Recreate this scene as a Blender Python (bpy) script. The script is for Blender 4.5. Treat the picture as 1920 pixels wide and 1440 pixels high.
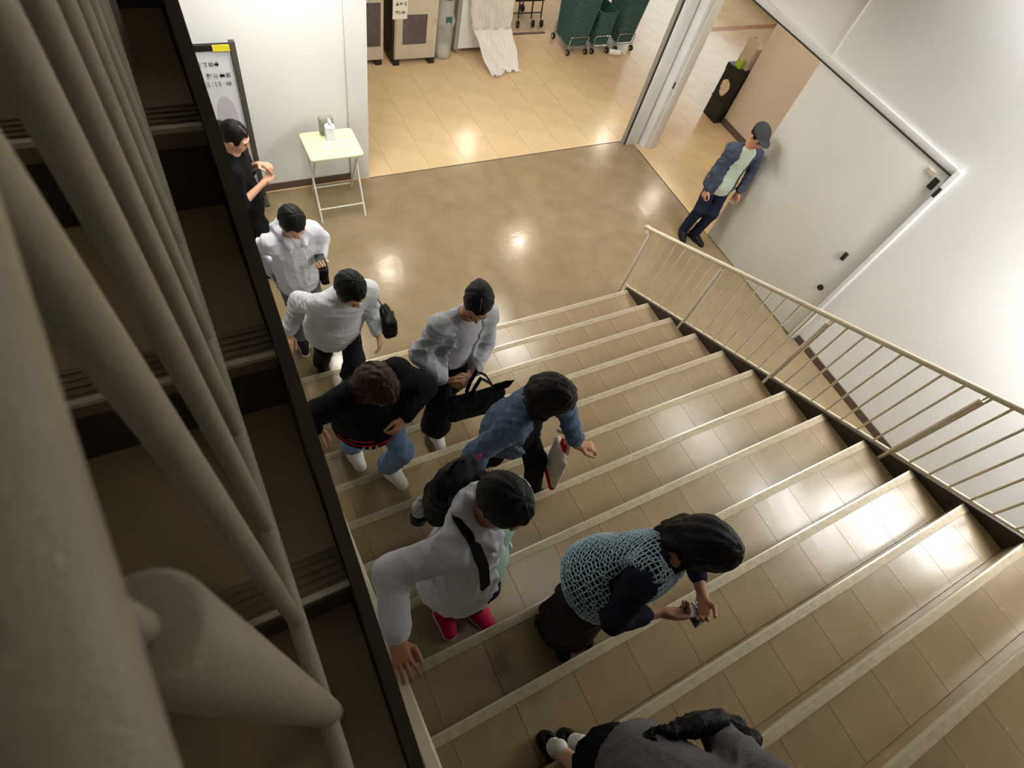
import bpy, bmesh, math, random
import numpy as np
from mathutils import Vector, Matrix, Euler
random.seed(7)
np.random.seed(7)
for o in list(bpy.data.objects):
    bpy.data.objects.remove(o)
SC = bpy.context.scene
COL = SC.collection

# ------------------------------------------------------------------ camera, world, exposure
cam_d = bpy.data.cameras.new('camera')
cam = bpy.data.objects.new('camera', cam_d)
COL.objects.link(cam)
cam.location = (0, 0, 4.6)
cam.rotation_mode = 'XYZ'
cam.rotation_euler = (0.5552112, -0.19869467, -0.45770006)
cam_d.sensor_width = 36.0
cam_d.lens = 1059.787 / 1920 * 36.0
cam_d.clip_start = 0.01
cam_d.dof.use_dof = True
cam_d.dof.focus_distance = 4.0
cam_d.dof.aperture_fstop = 10.0
SC.camera = cam
W = bpy.data.worlds.new('world')
SC.world = W
W.use_nodes = True
W.node_tree.nodes['Background'].inputs[0].default_value = (0.95, 0.97, 1.0, 1)
W.node_tree.nodes['Background'].inputs[1].default_value = 0.10
SC.view_settings.view_transform = 'Standard'
SC.view_settings.look = 'None'
SC.view_settings.exposure = 0.42
SC.view_settings.gamma = 1.0
SC.view_settings.use_curve_mapping = False

# ------------------------------------------------------------------ dimensions (metres)
XR, Y0, T, RS, XW = 3.833, 2.801, 0.3242, 0.15168, 5.61
S = RS / T
YB, ZB = 0.52154, 3.85227          # a nosing of the upper flight
ROOM_Y = 5.33                      # back wall plane / threshold
def nose1(y): return RS + S * (Y0 - y)        # nosing line of lower flight
def nose2(y): return ZB + S * (y - YB)        # nosing line of upper flight
def zt(i): return (i + 1) * RS

# ------------------------------------------------------------------ helpers
def lin(c):
    c = [x / 255.0 for x in c]
    return tuple(x / 12.92 if x <= 0.04045 else ((x + 0.055) / 1.055) ** 2.4 for x in c) + (1.0,)

MATS = {}
def mat(name, col, rough=0.6, var=0.08, vscale=6.0, bump=0.0, bscale=40.0, metal=0.0, spec=0.4, stretch=None,
        rvar=0.0, sheen=0.0, coat=0.0, alpha=1.0, trans=0.0, var2=None):
    m = bpy.data.materials.new(name)
    m.use_nodes = True
    nt = m.node_tree
    b = nt.nodes['Principled BSDF']
    b.inputs['Roughness'].default_value = rough
    b.inputs['Metallic'].default_value = metal
    b.inputs['Specular IOR Level'].default_value = spec
    b.inputs['Sheen Weight'].default_value = sheen
    b.inputs['Coat Weight'].default_value = coat
    b.inputs['Alpha'].default_value = alpha
    b.inputs['Transmission Weight'].default_value = trans
    tc = nt.nodes.new('ShaderNodeTexCoord')
    mp = nt.nodes.new('ShaderNodeMapping')
    nt.links.new(tc.outputs['Object'], mp.inputs[0])
    if stretch: mp.inputs['Scale'].default_value = stretch
    c = lin(col)
    n = nt.nodes.new('ShaderNodeTexNoise')
    n.inputs['Scale'].default_value = vscale
    n.inputs['Detail'].default_value = 5
    nt.links.new(mp.outputs[0], n.inputs['Vector'])
    r = nt.nodes.new('ShaderNodeValToRGB')
    c2 = lin(var2) if var2 else None
    r.color_ramp.elements[0].position = 0.3
    r.color_ramp.elements[1].position = 0.7
    r.color_ramp.elements[0].color = tuple(max(0, x * (1 - var)) for x in c[:3]) + (1,)
    r.color_ramp.elements[1].color = c2 if c2 else tuple(min(1, x * (1 + var)) for x in c[:3]) + (1,)
    nt.links.new(n.outputs[0], r.inputs[0])
    nt.links.new(r.outputs[0], b.inputs['Base Color'])
    if rvar:
        mr = nt.nodes.new('ShaderNodeMapRange')
        mr.inputs[3].default_value = max(0.02, rough - rvar)
        mr.inputs[4].default_value = rough + rvar
        nt.links.new(n.outputs[0], mr.inputs[0])
        nt.links.new(mr.outputs[0], b.inputs['Roughness'])
    if bump:
        n2 = nt.nodes.new('ShaderNodeTexNoise')
        n2.inputs['Scale'].default_value = bscale
        n2.inputs['Detail'].default_value = 4
        nt.links.new(mp.outputs[0], n2.inputs['Vector'])
        bm_ = nt.nodes.new('ShaderNodeBump')
        bm_.inputs['Strength'].default_value = bump
        bm_.inputs['Distance'].default_value = 0.01
        nt.links.new(n2.outputs[0], bm_.inputs['Height'])
        nt.links.new(bm_.outputs[0], b.inputs['Normal'])
    MATS[name] = m
    return m

def emit(name, col, strength):
    m = bpy.data.materials.new(name)
    m.use_nodes = True
    nt = m.node_tree
    nt.nodes.remove(nt.nodes['Principled BSDF'])
    e = nt.nodes.new('ShaderNodeEmission')
    e.inputs[0].default_value = col + (1,) if len(col) == 3 else col
    e.inputs[1].default_value = strength
    nt.links.new(e.outputs[0], nt.nodes['Material Output'].inputs[0])
    MATS[name] = m
    return m

mat('white_wall', (232, 231, 228), 0.55, 0.03, 1.2, 0.06, 120)
mat('door_paint', (222, 220, 214), 0.45, 0.04, 1.5, 0.02, 30)
mat('beige_wall', (205, 190, 168), 0.6, 0.03, 2, 0.03, 100)
mat('white_trim', (232, 232, 230), 0.35, 0.02)
mat('brown_base', (92, 76, 64), 0.5, 0.08)
mat('dark_edge', (40, 36, 34), 0.6, 0.1)
mat('hall_floor', (136, 120, 90), 0.19, 0.10, 4.0, 0.12, 15, spec=0.5, rvar=0.12)
mat('stair_tile', (138, 120, 90), 0.24, 0.13, 3.5, 0.10, 12, spec=0.5, rvar=0.10)
mat('stair_core', (95, 80, 60), 0.8, 0.1)
mat('nosing', (172, 159, 130), 0.5, 0.12, 25, 0.1, 90)
mat('nosing_edge', (192, 184, 162), 0.3, 0.05, metal=0.3)
mat('store_tile', (206, 180, 140), 0.20, 0.08, 3.0, 0.06, 8, spec=0.5, rvar=0.08)
mat('store_sub', (150, 125, 90), 0.7, 0.05)
mat('floor_stripe', (170, 120, 80), 0.35, 0.08)
mat('stringer', (58, 48, 39), 0.45, 0.18, 8, 0.05, 60)
mat('rail_cream', (214, 203, 178), 0.38, 0.05, 12, 0.03, 150)
mat('rail_cream_shaded', (158, 150, 133), 0.42, 0.05, 30, 0.18, 500)  # cream rail paint, darkened to stand in for the dim light
mat('nosing_dark', (112, 98, 76), 0.45, 0.15, 25, 0.1, 90)  # darker nosing tone for the upper flight
mat('ceiling', (225, 224, 220), 0.7, 0.02)
mat('metal_chrome', (205, 205, 205), 0.18, 0.03, metal=1.0)
mat('metal_dark', (60, 58, 56), 0.4, 0.1, metal=0.6)
mat('black_plastic', (26, 24, 23), 0.45, 0.15, 10)
mat('machine_beige', (196, 187, 168), 0.45, 0.04)
mat('machine_dark', (84, 76, 76), 0.25, 0.15, 14)
mat('machine_white', (222, 222, 224), 0.4, 0.03)
mat('paper', (232, 228, 218), 0.7, 0.02)
mat('ink', (110, 104, 98), 0.8, 0.1)
mat('pale_ink', (168, 166, 168), 0.8, 0.05)
mat('pale_mauve', (190, 184, 192), 0.8, 0.05)
mat('yellow', (228, 214, 50), 0.6, 0.04)
mat('board_white', (216, 216, 220), 0.35, 0.03, 4)
mat('board_frame', (72, 70, 62), 0.4, 0.1)
mat('table_green', (226, 230, 186), 0.45, 0.03)
mat('table_leg', (226, 224, 214), 0.35, 0.04)
mat('plastic_white', (236, 238, 238), 0.35, 0.02)
mat('plastic_grey', (150, 146, 138), 0.5, 0.05)
mat('tray_film', (214, 218, 190), 0.25, 0.04)
mat('basket_green', (58, 92, 90), 0.5, 0.14, 20, 0.15, 80)
mat('lime', (160, 190, 50), 0.6, 0.05)
mat('carton', (200, 184, 160), 0.7, 0.05)
mat('label_tan', (205, 175, 140), 0.6, 0.25, 24, var2=(236, 222, 200))

def film_mat(name, col, a, rough=0.15):
    m = mat(name, col, rough, 0.04, 9, 0.6, 22)
    nt = m.node_tree
    out = nt.nodes['Material Output']
    b = nt.nodes['Principled BSDF']
    tr = nt.nodes.new('ShaderNodeBsdfTransparent')
    mx = nt.nodes.new('ShaderNodeMixShader')
    mx.inputs[0].default_value = a
    nt.links.new(tr.outputs[0], mx.inputs[1])
    nt.links.new(b.outputs[0], mx.inputs[2])
    nt.links.new(mx.outputs[0], out.inputs[0])
    return m
film_mat('clear_film', (238, 236, 230), 0.62)
film_mat('clear_bottle', (205, 210, 208), 0.5)
film_mat('pet_bottle', (232, 236, 238), 0.62, 0.08)

def link(o, parent=None, loc=None):
    COL.objects.link(o)
    if parent: o.parent = parent
    return o

def tag(o, label=None, cat=None, group=None, kind=None):
    if label: o['label'] = label
    if cat: o['category'] = cat
    if group: o['group'] = group
    if kind: o['kind'] = kind
    return o

def wloc(p):
    """World location of a chain of unrotated parents."""
    v = Vector((0, 0, 0))
    while p:
        v += p.location
        p = p.parent
    return v

def empty(name, loc, label=None, cat=None, group=None, kind=None):
    o = bpy.data.objects.new(name, None)
    o.empty_display_size = 0.05
    o.location = loc
    COL.objects.link(o)
    return tag(o, label, cat, group, kind)

def mesh_obj(name, verts, faces, m, parent=None, smooth=False, origin=None):
    me = bpy.data.meshes.new(name)
    off = wloc(parent)
    org = Vector(origin) if origin is not None else (Vector((0, 0, 0)) if parent else Vector((0, 0, 0)))
    base = off if origin is None else org
    me.from_pydata([tuple(Vector(v) - base) for v in verts], [], faces)
    me.update()
    if smooth: me.shade_smooth()
    me.materials.append(MATS[m] if isinstance(m, str) else m)
    o = bpy.data.objects.new(name, me)
    if origin is not None: o.location = org - off
    link(o, parent)
    return o

class MB:
    """Collects shapes (world coordinates) and builds them as one mesh object."""
    def __init__(self): self.bm = bmesh.new()
    def box(self, lo, hi, bev=0.0, rot=None, piv=None):
        c = [(a + b) / 2 for a, b in zip(lo, hi)]
        s = [abs(b - a) for a, b in zip(lo, hi)]
        r = bmesh.ops.create_cube(self.bm, size=1.0)
        vs = r['verts']
        for v in vs: v.co = Vector((v.co.x * s[0] + c[0], v.co.y * s[1] + c[1], v.co.z * s[2] + c[2]))
        if bev > 0:
            es = list({e for v in vs for e in v.link_edges})
            rb = bmesh.ops.bevel(self.bm, geom=es, offset=min(bev, min(s) * 0.45), segments=2, affect='EDGES', profile=0.6)
            vs = list({v for f in rb['faces'] for v in f.verts} | {v for v in vs if v.is_valid})
        if rot is not None:
            bmesh.ops.rotate(self.bm, verts=vs, cent=piv or c, matrix=rot)
        return self
    def prism(self, pts, vec):
        """polygon pts extruded along vec"""
        a = [self.bm.verts.new(p) for p in pts]
        b = [self.bm.verts.new(Vector(p) + Vector(vec)) for p in pts]
        n = len(pts)
        self.bm.faces.new(a); self.bm.faces.new(b[::-1])
        for i in range(n): self.bm.faces.new((a[i], b[i], b[(i + 1) % n], a[(i + 1) % n]))
        return self
    def tube(self, pts, r, seg=12, cap=True, flat=None):
        pts = [Vector(p) for p in pts]
        rs = r if isinstance(r, (list, tuple)) else [r] * len(pts)
        rings = []
        up = None
        for i, p in enumerate(pts):
            d = (pts[min(i + 1, len(pts) - 1)] - pts[max(i - 1, 0)]).normalized()
            if up is None:
                up = d.orthogonal().normalized()
            else:
                up = (up - d * up.dot(d)).normalized()
            v = d.cross(up)
            rings.append([self.bm.verts.new(p + (up * math.cos(2 * math.pi * k / seg) + v * math.sin(2 * math.pi * k / seg)) * rs[i]) for k in range(seg)])
        for a, b in zip(rings, rings[1:]):
            for k in range(seg):
                self.bm.faces.new((a[k], a[(k + 1) % seg], b[(k + 1) % seg], b[k]))
        if cap:
            self.bm.faces.new(rings[0][::-1]); self.bm.faces.new(rings[-1])
        return self
    def lathe(self, c, prof, seg=20, cap=True, axis=None):
        """profile of (radius, height) around the vertical through c"""
        rings = []
        for r, h in prof:
            rings.append([self.bm.verts.new((c[0] + r * math.cos(2 * math.pi * k / seg), c[1] + r * math.sin(2 * math.pi * k / seg), c[2] + h)) for k in range(seg)])
        for a, b in zip(rings, rings[1:]):
            for k in range(seg):
                self.bm.faces.new((a[k], a[(k + 1) % seg], b[(k + 1) % seg], b[k]))
        if cap:
            self.bm.faces.new(rings[0][::-1]); self.bm.faces.new(rings[-1])
        return self
    def build(self, name, m, parent=None, smooth=False, origin=None, auto=None):
        bm = self.bm
        bmesh.ops.recalc_face_normals(bm, faces=bm.faces)
        base = Vector(origin) if origin is not None else wloc(parent)
        for v in bm.verts: v.co -= base
        me = bpy.data.meshes.new(name)
        bm.to_mesh(me); bm.free()
        if smooth:
            me.shade_smooth()
            if auto: me.set_sharp_from_angle(angle=math.radians(auto))
        me.materials.append(MATS[m] if isinstance(m, str) else m)
        o = bpy.data.objects.new(name, me)
        if origin is not None: o.location = base - wloc(parent)
        link(o, parent)
        return o

def box(name, lo, hi, m, parent=None, bev=0.0, origin=None):
    return MB().box(lo, hi, bev).build(name, m, parent, smooth=bev > 0, auto=40, origin=origin)

def copy_at(src, name, delta, parent):
    c = src.copy()
    c.name = name
    COL.objects.link(c)
    c.parent = parent
    c.location = src.location + Vector(delta)
    return c

# ------------------------------------------------------------------ setting: floors
def struct(o, label, cat=None):
    o['kind'] = 'structure'
    o['label'] = label
    return o

struct(box('floor', (-4.0, -4.0, -0.12), (XW - 0.04, ROOM_Y - 0.01, 0.0), 'hall_floor'), 'polished brown hall floor at the foot of the stairs')

fs = empty('floor', (0, 0, 0), kind='structure')
fs['label'] = 'pale tan tiled shop floor beyond the hall threshold'
box('subfloor', (-2.0, ROOM_Y - 0.01, -0.12), (16.0, 14.0, -0.003), 'store_sub', fs)
box('subfloor', (XW - 0.04, 0.5, -0.12), (16.0, ROOM_Y - 0.01, -0.003), 'store_sub', fs)
ts = 0.478
proto = None
def tile_at(x, y, w, h, z=0.0):
    global proto
    full = abs(w - ts) < 1e-4 and abs(h - ts) < 1e-4
    if full and proto is not None:
        c = bpy.data.objects.new('tile', proto.data)
        c.location = (x, y, z)
        link(c, fs)
        return
    g = 0.0013
    o = MB().box((x + g, y + 0.0004, z - 0.0028), (x + w - g, y + h - 0.0004, z + 0.0)).build('tile', 'store_tile', fs, origin=(x, y, z))
    if full: proto = o
x0 = 3.0 - ts * 3
ntile = 0
for j in range(0, 9):
    for i in range(-1, 15):
        if ntile >= 150: break
        tile_at(x0 + i * ts, ROOM_Y - 0.008 + j * ts, ts, ts); ntile += 1
XC = XW - 0.036
for j in range(1, 6):                                   # corridor behind the right-hand wall
    for i in range(0, 4):
        tile_at(XC + 0.001 + i * ts, ROOM_Y - 0.008 - j * ts, ts, ts)
# remaining far tiles in one mesh
far = MB()
g = 0.0012
for j in range(0, 18):
    for i in range(-4, 28):
        if -1 <= i < 15 and j < 9: continue
        far.box((x0 + i * ts + g, ROOM_Y - 0.008 + j * ts + .0004, -0.0028), (x0 + (i + 1) * ts - g, ROOM_Y - 0.008 + (j + 1) * ts - .0004, 0.0))
for j in range(6, 10):
    for i in range(0, 4):
        far.box((XC + i * ts + g, ROOM_Y - 0.008 - j * ts + g, -0.0028), (XC + (i + 1) * ts - g, ROOM_Y - 0.008 - (j - 1) * ts - g, 0.0))
fo = far.build('tile', 'store_tile', fs); fo['kind'] = 'stuff'
struct(box('trim_1', (8.1, 7.82, -0.001), (11.0, 7.95, 0.0015), 'floor_stripe'), 'brown stripe across the far shop floor')
struct(box('trim_2', (1.753, ROOM_Y - 0.02, -0.001), (5.42, ROOM_Y - 0.006, 0.002), 'brown_base'), 'thin dark threshold line between hall and shop floor')
struct(box('trim_3', (XW - 0.048, 3.39, -0.001), (XW - 0.036, 5.1, 0.003), 'dark_edge'), 'thin dark floor track under the open sliding doorway')

struct(box('trim_7', (XW - 0.05, -4.0, -0.002), (XW + 0.02, 3.39, 0.0012), 'hall_floor'), 'edge of the brown hall floor along the right wall')

# ------------------------------------------------------------------ setting: walls
struct(box('wall_back', (-4.0, ROOM_Y + 0.02, 0.0), (1.54, ROOM_Y + 0.2, 5.0), 'white_wall'), 'white plaster wall behind the green table')
struct(MB().box((1.543, ROOM_Y, 0.0), (1.753, ROOM_Y + 0.25, 5.0), 0.006).build('trim_4', 'white_wall', smooth=True, auto=40), 'white wall end beside the shop opening')
struct(box('baseboard_back', (-4.0, ROOM_Y + 0.008, 0.0), (1.54, ROOM_Y + 0.022, 0.085), 'brown_base'), 'dark brown baseboard under the white back wall')
wr = empty('wall_right', (XW, 0, 0), kind='structure'); wr['label'] = 'tall white wall to the right of the stairs'
box('wall_panel', (XW, -5.0, 0.0), (XW + 0.16, 1.66, 5.4), 'white_wall', wr)
box('wall_panel', (XW, 1.66, 2.335), (XW + 0.16, 3.335, 5.4), 'white_wall', wr)
box('wall_panel', (XW, 3.345, 2.335), (XW + 0.16, 5.06, 5.4), 'white_wall', wr)
MB().box((XW - 0.012, 3.33, 2.33), (XW + 0.05, 3.352, 5.4), 0.004).build('joint_strip', 'white_trim', wr)
struct(box('baseboard_right', (XW - 0.014, -5.0, 0.0), (XW + 0.001, 1.63, 0.09), 'brown_base'), 'dark brown baseboard along the right wall')
wb = struct(box('wall_corridor', (7.40, 0.5, 0.0), (7.6, 5.39, 4.0), 'beige_wall'), 'cream corridor wall seen through the right opening')
struct(box('baseboard_corridor', (7.386, 0.5, 0.0), (7.401, 5.392, 0.10), 'brown_base'), 'brown baseboard of the cream corridor wall')
struct(box('wall_far', (11.0, 8.0, 0.10), (11.2, 14.0, 0.9), 'beige_wall'), 'low far wall under the entrance window')
struct(box('baseboard_far', (10.96, 7.96, 0.0), (11.02, 14.0, 0.22), 'brown_base'), 'brown baseboard of the far wall')
struct(box('wall_store', (-2.0, 13.9, 0.0), (16.0, 14.1, 4.0), 'white_wall'), 'far shop wall')
struct(box('wall_side', (16.0, 0.5, 0.0), (16.1, 14.0, 4.0), 'white_wall'), 'far side wall of the shop')
# ceiling slabs (the hall and the shop); the stairwell itself is open
struct(box('ceiling', (-4.0, 3.45, 3.10), (XW, ROOM_Y, 3.3), 'ceiling'), 'white ceiling over the lower hall')
struct(box('ceiling', (-2.0, ROOM_Y, 3.00), (16.0, 14.0, 3.2), 'ceiling'), 'white ceiling over the shop floor')
struct(box('ceiling', (XW + 0.16, 0.5, 3.00), (16.0, ROOM_Y, 3.2), 'ceiling'), 'white ceiling over the corridor')
struct(box('ceiling', (-2.5, -5.0, 6.2), (XW, 3.45, 6.3), 'ceiling'), 'ceiling high over the stairwell')
struct(box('wall_left', (-2.1, -5.0, 0.0), (-2.0, ROOM_Y, 6.2), 'white_wall'), 'wall on the far left of the stairwell')
struct(box('wall_front', (-2.1, -5.1, 0.0), (XW, -5.0, 6.2), 'white_wall'), 'wall behind the landing')

# corner post between the two openings
po = empty('trim_5', (5.42, 5.2, 0), kind='structure'); po['label'] = 'white steel corner post between the shop opening and the corridor'
MB().box((5.432, 5.22, 0.0), (5.64, 5.33, 3.0), 0.006).build('jamb', 'white_trim', po, smooth=True, auto=40)
MB().box((5.418, 5.235, 0.0), (5.432, 5.30, 3.0)).build('seal', 'dark_edge', po)
MB().box((5.402, 5.25, 0.0), (5.418, 5.31, 3.0)).build('edge_strip', 'plastic_grey', po)
MB().box((5.64, 5.27, 0.0), (5.70, 5.33, 3.0)).build('recess', 'plastic_grey', po)
MB().box((5.64, 5.245, 0.0), (5.70, 5.262, 0.10)).build('kick_plate', 'brown_base', po)
MB().box((5.665, 5.10, 0.0), (5.735, 5.28, 3.0), 0.005).build('jamb', 'white_trim', po, smooth=True, auto=40)
MB().box((5.738, 5.085, 0.0), (5.88, 5.28, 3.0), 0.005).build('jamb', 'white_trim', po, smooth=True, auto=40)
MB().box((5.69, 5.092, 0.9), (5.71, 5.102, 0.98)).build('catch', 'dark_edge', po)

# big sliding door in the right wall
dr = empty('door_1', (XW, 2.5, 0), kind='structure'); dr['label'] = 'large white sliding door beside the stairs'
MB().box((XW - 0.035, 1.712, 0.012), (XW + 0.02, 3.39, 2.262), 0.004).build('door_panel', 'door_paint', dr, smooth=True, auto=40)
MB().box((XW - 0.03, 1.715, 2.272), (XW + 0.0, 5.08, 2.335), 0.004).build('header_track', 'door_paint', dr, smooth=True, auto=40)
MB().box((XW - 0.042, 1.70, 2.262), (XW + 0.0, 5.08, 2.272)).build('track_gap', 'dark_edge', dr)
MB().box((XW - 0.075, 1.655, 0.0), (XW + 0.0, 1.704, 2.345), 0.006).build('door_frame', 'white_trim', dr, smooth=True, auto=40)
MB().box((XW - 0.05, 1.703, 0.0), (XW + 0.0, 1.712, 2.27)).build('door_gap', 'metal_dark', dr)
MB().box((XW - 0.048, 1.745, 2.09), (XW - 0.034, 1.80, 2.19), 0.004).build('latch', 'metal_dark', dr)
MB().box((XW - 0.082, 1.67, 2.08), (XW - 0.07, 1.70, 2.17), 0.003).build('latch_keeper', 'metal_dark', dr)
MB().box((XW - 0.046, 1.82, 2.17), (XW - 0.034, 1.90, 2.215), 0.004).build('stop_block', 'carton', dr)
MB().box((XW - 0.058, 1.865, 1.09), (XW - 0.034, 1.905, 1.18), 0.004).build('handle', 'metal_dark', dr)
MB().tube([(XW - 0.055, 1.835, 0.71), (XW - 0.034, 1.835, 0.71)], 0.032, 20).build('round_pull', 'metal_dark', dr)

# window at the far end of the corridor (daylight)
wn = empty('window_1', (11.05, 10, 0.9), kind='structure'); wn['label'] = 'bright entrance window beyond the corridor'
emit('daylight', (0.80, 0.92, 1.0), 2.2)
MB().box((11.06, 8.1, 0.9), (11.1, 13.8, 2.8)).build('pane', 'daylight', wn)
for y in (8.05, 10.0, 11.9, 13.8):
    MB().box((11.0, y - 0.04, 0.9), (11.12, y + 0.04, 2.85), 0.004).build('window_frame', 'white_trim', wn)

# ------------------------------------------------------------------ ceiling lamps
emit('lamp_white', (1.0, 0.98, 0.93), 40.0)
emit('lamp_warm', (1.0, 0.88, 0.70), 82.0)
emit('lamp_stair', (1.0, 0.99, 0.97), 30.0)
emit('lamp_high', (1.0, 0.96, 0.90), 3.0)
def lamp(c, sx, sy, m, label, group, drop=0.06):
    r = empty('ceiling_light', c, label, 'ceiling light', group)
    x, y, z = c
    fr = MB()
    fr.box((x - sx - .03, y - sy - .03, z - drop), (x + sx + .03, y - sy, z))
    fr.box((x - sx - .03, y + sy, z - drop), (x + sx + .03, y + sy + .03, z))
    fr.box((x - sx - .03, y - sy, z - drop), (x - sx, y + sy, z))
    fr.box((x + sx, y - sy, z - drop), (x + sx + .03, y + sy, z))
    fr.build('frame', 'white_trim', r)
    MB().box((x - sx - .03, y - sy - .03, z - 0.006), (x + sx + .03, y + sy + .03, z + 0.02)).build('housing', 'white_trim', r)
    MB().box((x - sx, y - sy, z - drop * 0.8), (x + sx, y + sy, z - drop * 0.5)).build('diffuser', m, r)
    return r
LG = 'ceiling lamps out of view above'
for x, y, w in ((0.8, 3.72, 'on the left over the stair foot'), (3.5, 3.90, 'in the middle over the stair foot'), (3.6, 4.85, 'near the corner post'), (1.1, 4.75, 'above the green table')):
    lamp((x, y, 3.10), .22, .22, 'lamp_white', 'square white lamp on the hall ceiling ' + w, 'hall ceiling lamps')
for x, y, w in ((2.44, 6.42, 'behind the white wall end'), (4.97, 6.39, 'in front of the white machine'), (8.46, 6.77, 'beyond the black bin'), (5.17, 9.3, 'behind the trolley'), (8.45, 8.86, 'over the brown floor stripe'), (2.6, 9.3, 'behind the beige cabinets'), (6.6, 4.4, 'in the corridor')):
    lamp((x, y, 3.0), .115, .115, 'lamp_warm', 'square warm lamp on the shop ceiling ' + w, 'shop ceiling lamps')
lamp((4.85, -0.5, 2.98), .28, .5, 'lamp_stair', 'long lamp hanging over the stairs by the right wall', 'stair lamps')
lamp((5.15, -0.1, 3.9), .22, .6, 'lamp_stair', 'added long lamp out of view beside the stairs, brightening the right wall', 'stair lamps')  # unseen lamp added to brighten the right wall, placed by a tread reflection
lamp((5.3, 1.6, 4.2), .14, .55, 'lamp_stair', 'added long lamp out of view above the sliding door, brightening the right wall', 'stair lamps')  # further unseen lamp, added for the dim upper part of the wall
lamp((2.6, 0.8, 6.2), .5, .5, 'lamp_high', 'added square lamp high over the stairwell, out of view', 'stairwell lamps')  # unseen lamp added as weak light for the upper flight

# ------------------------------------------------------------------ lower flight of stairs
st = empty('stair_flight', (0, Y0, 0), kind='structure')
st['label'] = 'lower flight of tan tiled steps rising toward the camera'
XL = -0.02
NST = 16
TW = 1 / 3.0
tiles_x = [XL]
x = 0.2933
while x < XR - 0.05:
    tiles_x.append(x); x += TW
tiles_x.append(XR)
tile_cache = {}
for i in range(NST):
    ya, yb, z = Y0 - i * T, Y0 - (i + 1) * T, zt(i)
    stp = box('step', (XL, yb - 0.02, z - RS if i else 0.0), (XR, ya - 0.012, z - 0.012), 'stair_core', st, origin=(XL, ya, z))
    ns = MB()
    ns.box((XL, ya - 0.052, z - 0.012), (XR, ya - 0.004, z + 0.002), 0.002)
    ns.box((XL, ya - 0.02, z - 0.03), (XR, ya, z + 0.001))
    for k in range(3):
        ns.box((XL, ya - 0.024 - k * 0.012, z + 0.001), (XR, ya - 0.019 - k * 0.012, z + 0.0045))
    nso = ns.build('nosing', 'nosing', stp)
    MB().box((XL, ya - 0.008, z - 0.004), (XR, ya + 0.001, z + 0.004)).build('nosing_edge', 'nosing_edge', stp)
    if i:
        MB().box((XL, ya - 0.013, z - RS - 0.01), (XR, ya - 0.006, z - 0.02)).build('riser', 'stair_tile', stp)
    for a, b in zip(tiles_x, tiles_x[1:]):
        key = round(b - a, 4)
        if key in tile_cache:
            o = bpy.data.objects.new('tile', tile_cache[key]); o.location = Vector((a, ya - 0.0525, z)) - wloc(stp); link(o, stp)
        else:
            o = MB().box((a + .0011, ya - T - 0.004, z - 0.012), (b - .0011, ya - 0.0525, z)).build('tile', 'stair_tile', stp, origin=(a, ya - 0.0525, z))
            tile_cache[key] = o.data
# side plate of the lower flight (right)
yT = Y0 - NST * T
sp = MB()
sp.prism([(XR + .004, Y0 + 0.03, 0.0), (XR + .004, Y0 + 0.03, nose1(Y0 + .03) + 0.015), (XR + .004, yT, nose1(yT) + 0.015), (XR + .004, yT, nose1(yT) - 0.35), (XR + .004, Y0 - .75, 0.0)], (0.028, 0, 0))
sp.build('side_plate', 'stringer', st)
sp = MB()
sp.prism([(XL - .02, Y0 + 0.03, 0.0), (XL - .02, Y0 + 0.03, nose1(Y0 + .03) + 0.015), (XL - .02, yT, nose1(yT) + 0.015), (XL - .02, yT, nose1(yT) - 0.35), (XL - .02, Y0 - .75, 0.0)], (0.02, 0, 0))
sp.build('side_plate', 'stringer', st)
# landing
struct(box('floor', (-2.0, -5.0, zt(NST - 1) - 0.15), (XW, yT - 0.02, zt(NST - 1)), 'stair_tile'), 'half landing behind the photographer')

# ------------------------------------------------------------------ upper flight of stairs (dark, left)
s2 = empty('stair_flight', (0.0, YB, ZB - 6 * RS), kind='structure')
s2['label'] = 'dark upper flight of steps beside the camera on the left'
X2L, X2R = -1.95, 0.026
t2 = [X2L]; x = X2L + 0.27
while x < X2R - 0.06: t2.append(x); x += TW
t2.append(X2R)
cache2 = {}
for k in range(-8, 8):
    ya, z = YB + k * T, ZB + k * RS
    stp = box('step', (X2L, ya + 0.012, z - RS - 0.05), (X2R, ya + T + 0.02, z - 0.012), 'stair_core', s2, origin=(X2L, ya, z))
    ns = MB()
    ns.box((X2L, ya + 0.004, z - 0.012), (X2R, ya + 0.062, z + 0.002), 0.002)
    ns.box((X2L, ya, z - 0.03), (X2R, ya + 0.02, z + 0.001))
    for q in range(4):
        ns.box((X2L, ya + 0.014 + q * 0.012, z + 0.001), (X2R, ya + 0.020 + q * 0.012, z + 0.005))
    ns.build('nosing', 'nosing_dark', stp)
    MB().box((X2L, ya - 0.001, z - 0.004), (X2R, ya + 0.008, z + 0.004)).build('nosing_edge', 'nosing_edge', stp)
    MB().box((X2L, ya + 0.006, z - RS), (X2R, ya + 0.0125, z - 0.014)).build('riser', 'stringer', stp)
    for a, b in zip(t2, t2[1:]):
        key = round(b - a, 4)
        if key in cache2:
            o = bpy.data.objects.new('tile', cache2[key]); o.location = Vector((a, ya + 0.0625, z)) - wloc(stp); link(o, stp)
        else:
            o = MB().box((a + .0011, ya + 0.0625, z - 0.012), (b - .0011, ya + T + 0.014, z)).build('tile', 'stair_tile', stp, origin=(a, ya + 0.0625, z))
            cache2[key] = o.data
ya, yb = YB - 8 * T, YB + 8 * T
def plate2(h0, h1, xa, xb, nm):
    m_ = MB()
    m_.prism([(xa, ya, nose2(ya) + h0), (xa, yb, nose2(yb) + h0), (xa, yb, nose2(yb) + h1), (xa, ya, nose2(ya) + h1)], (xb - xa, 0, 0))
    return m_.build(nm, 'stringer', s2)
plate2(-0.36, 0.035, 0.027, 0.046, 'side_plate')
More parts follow.
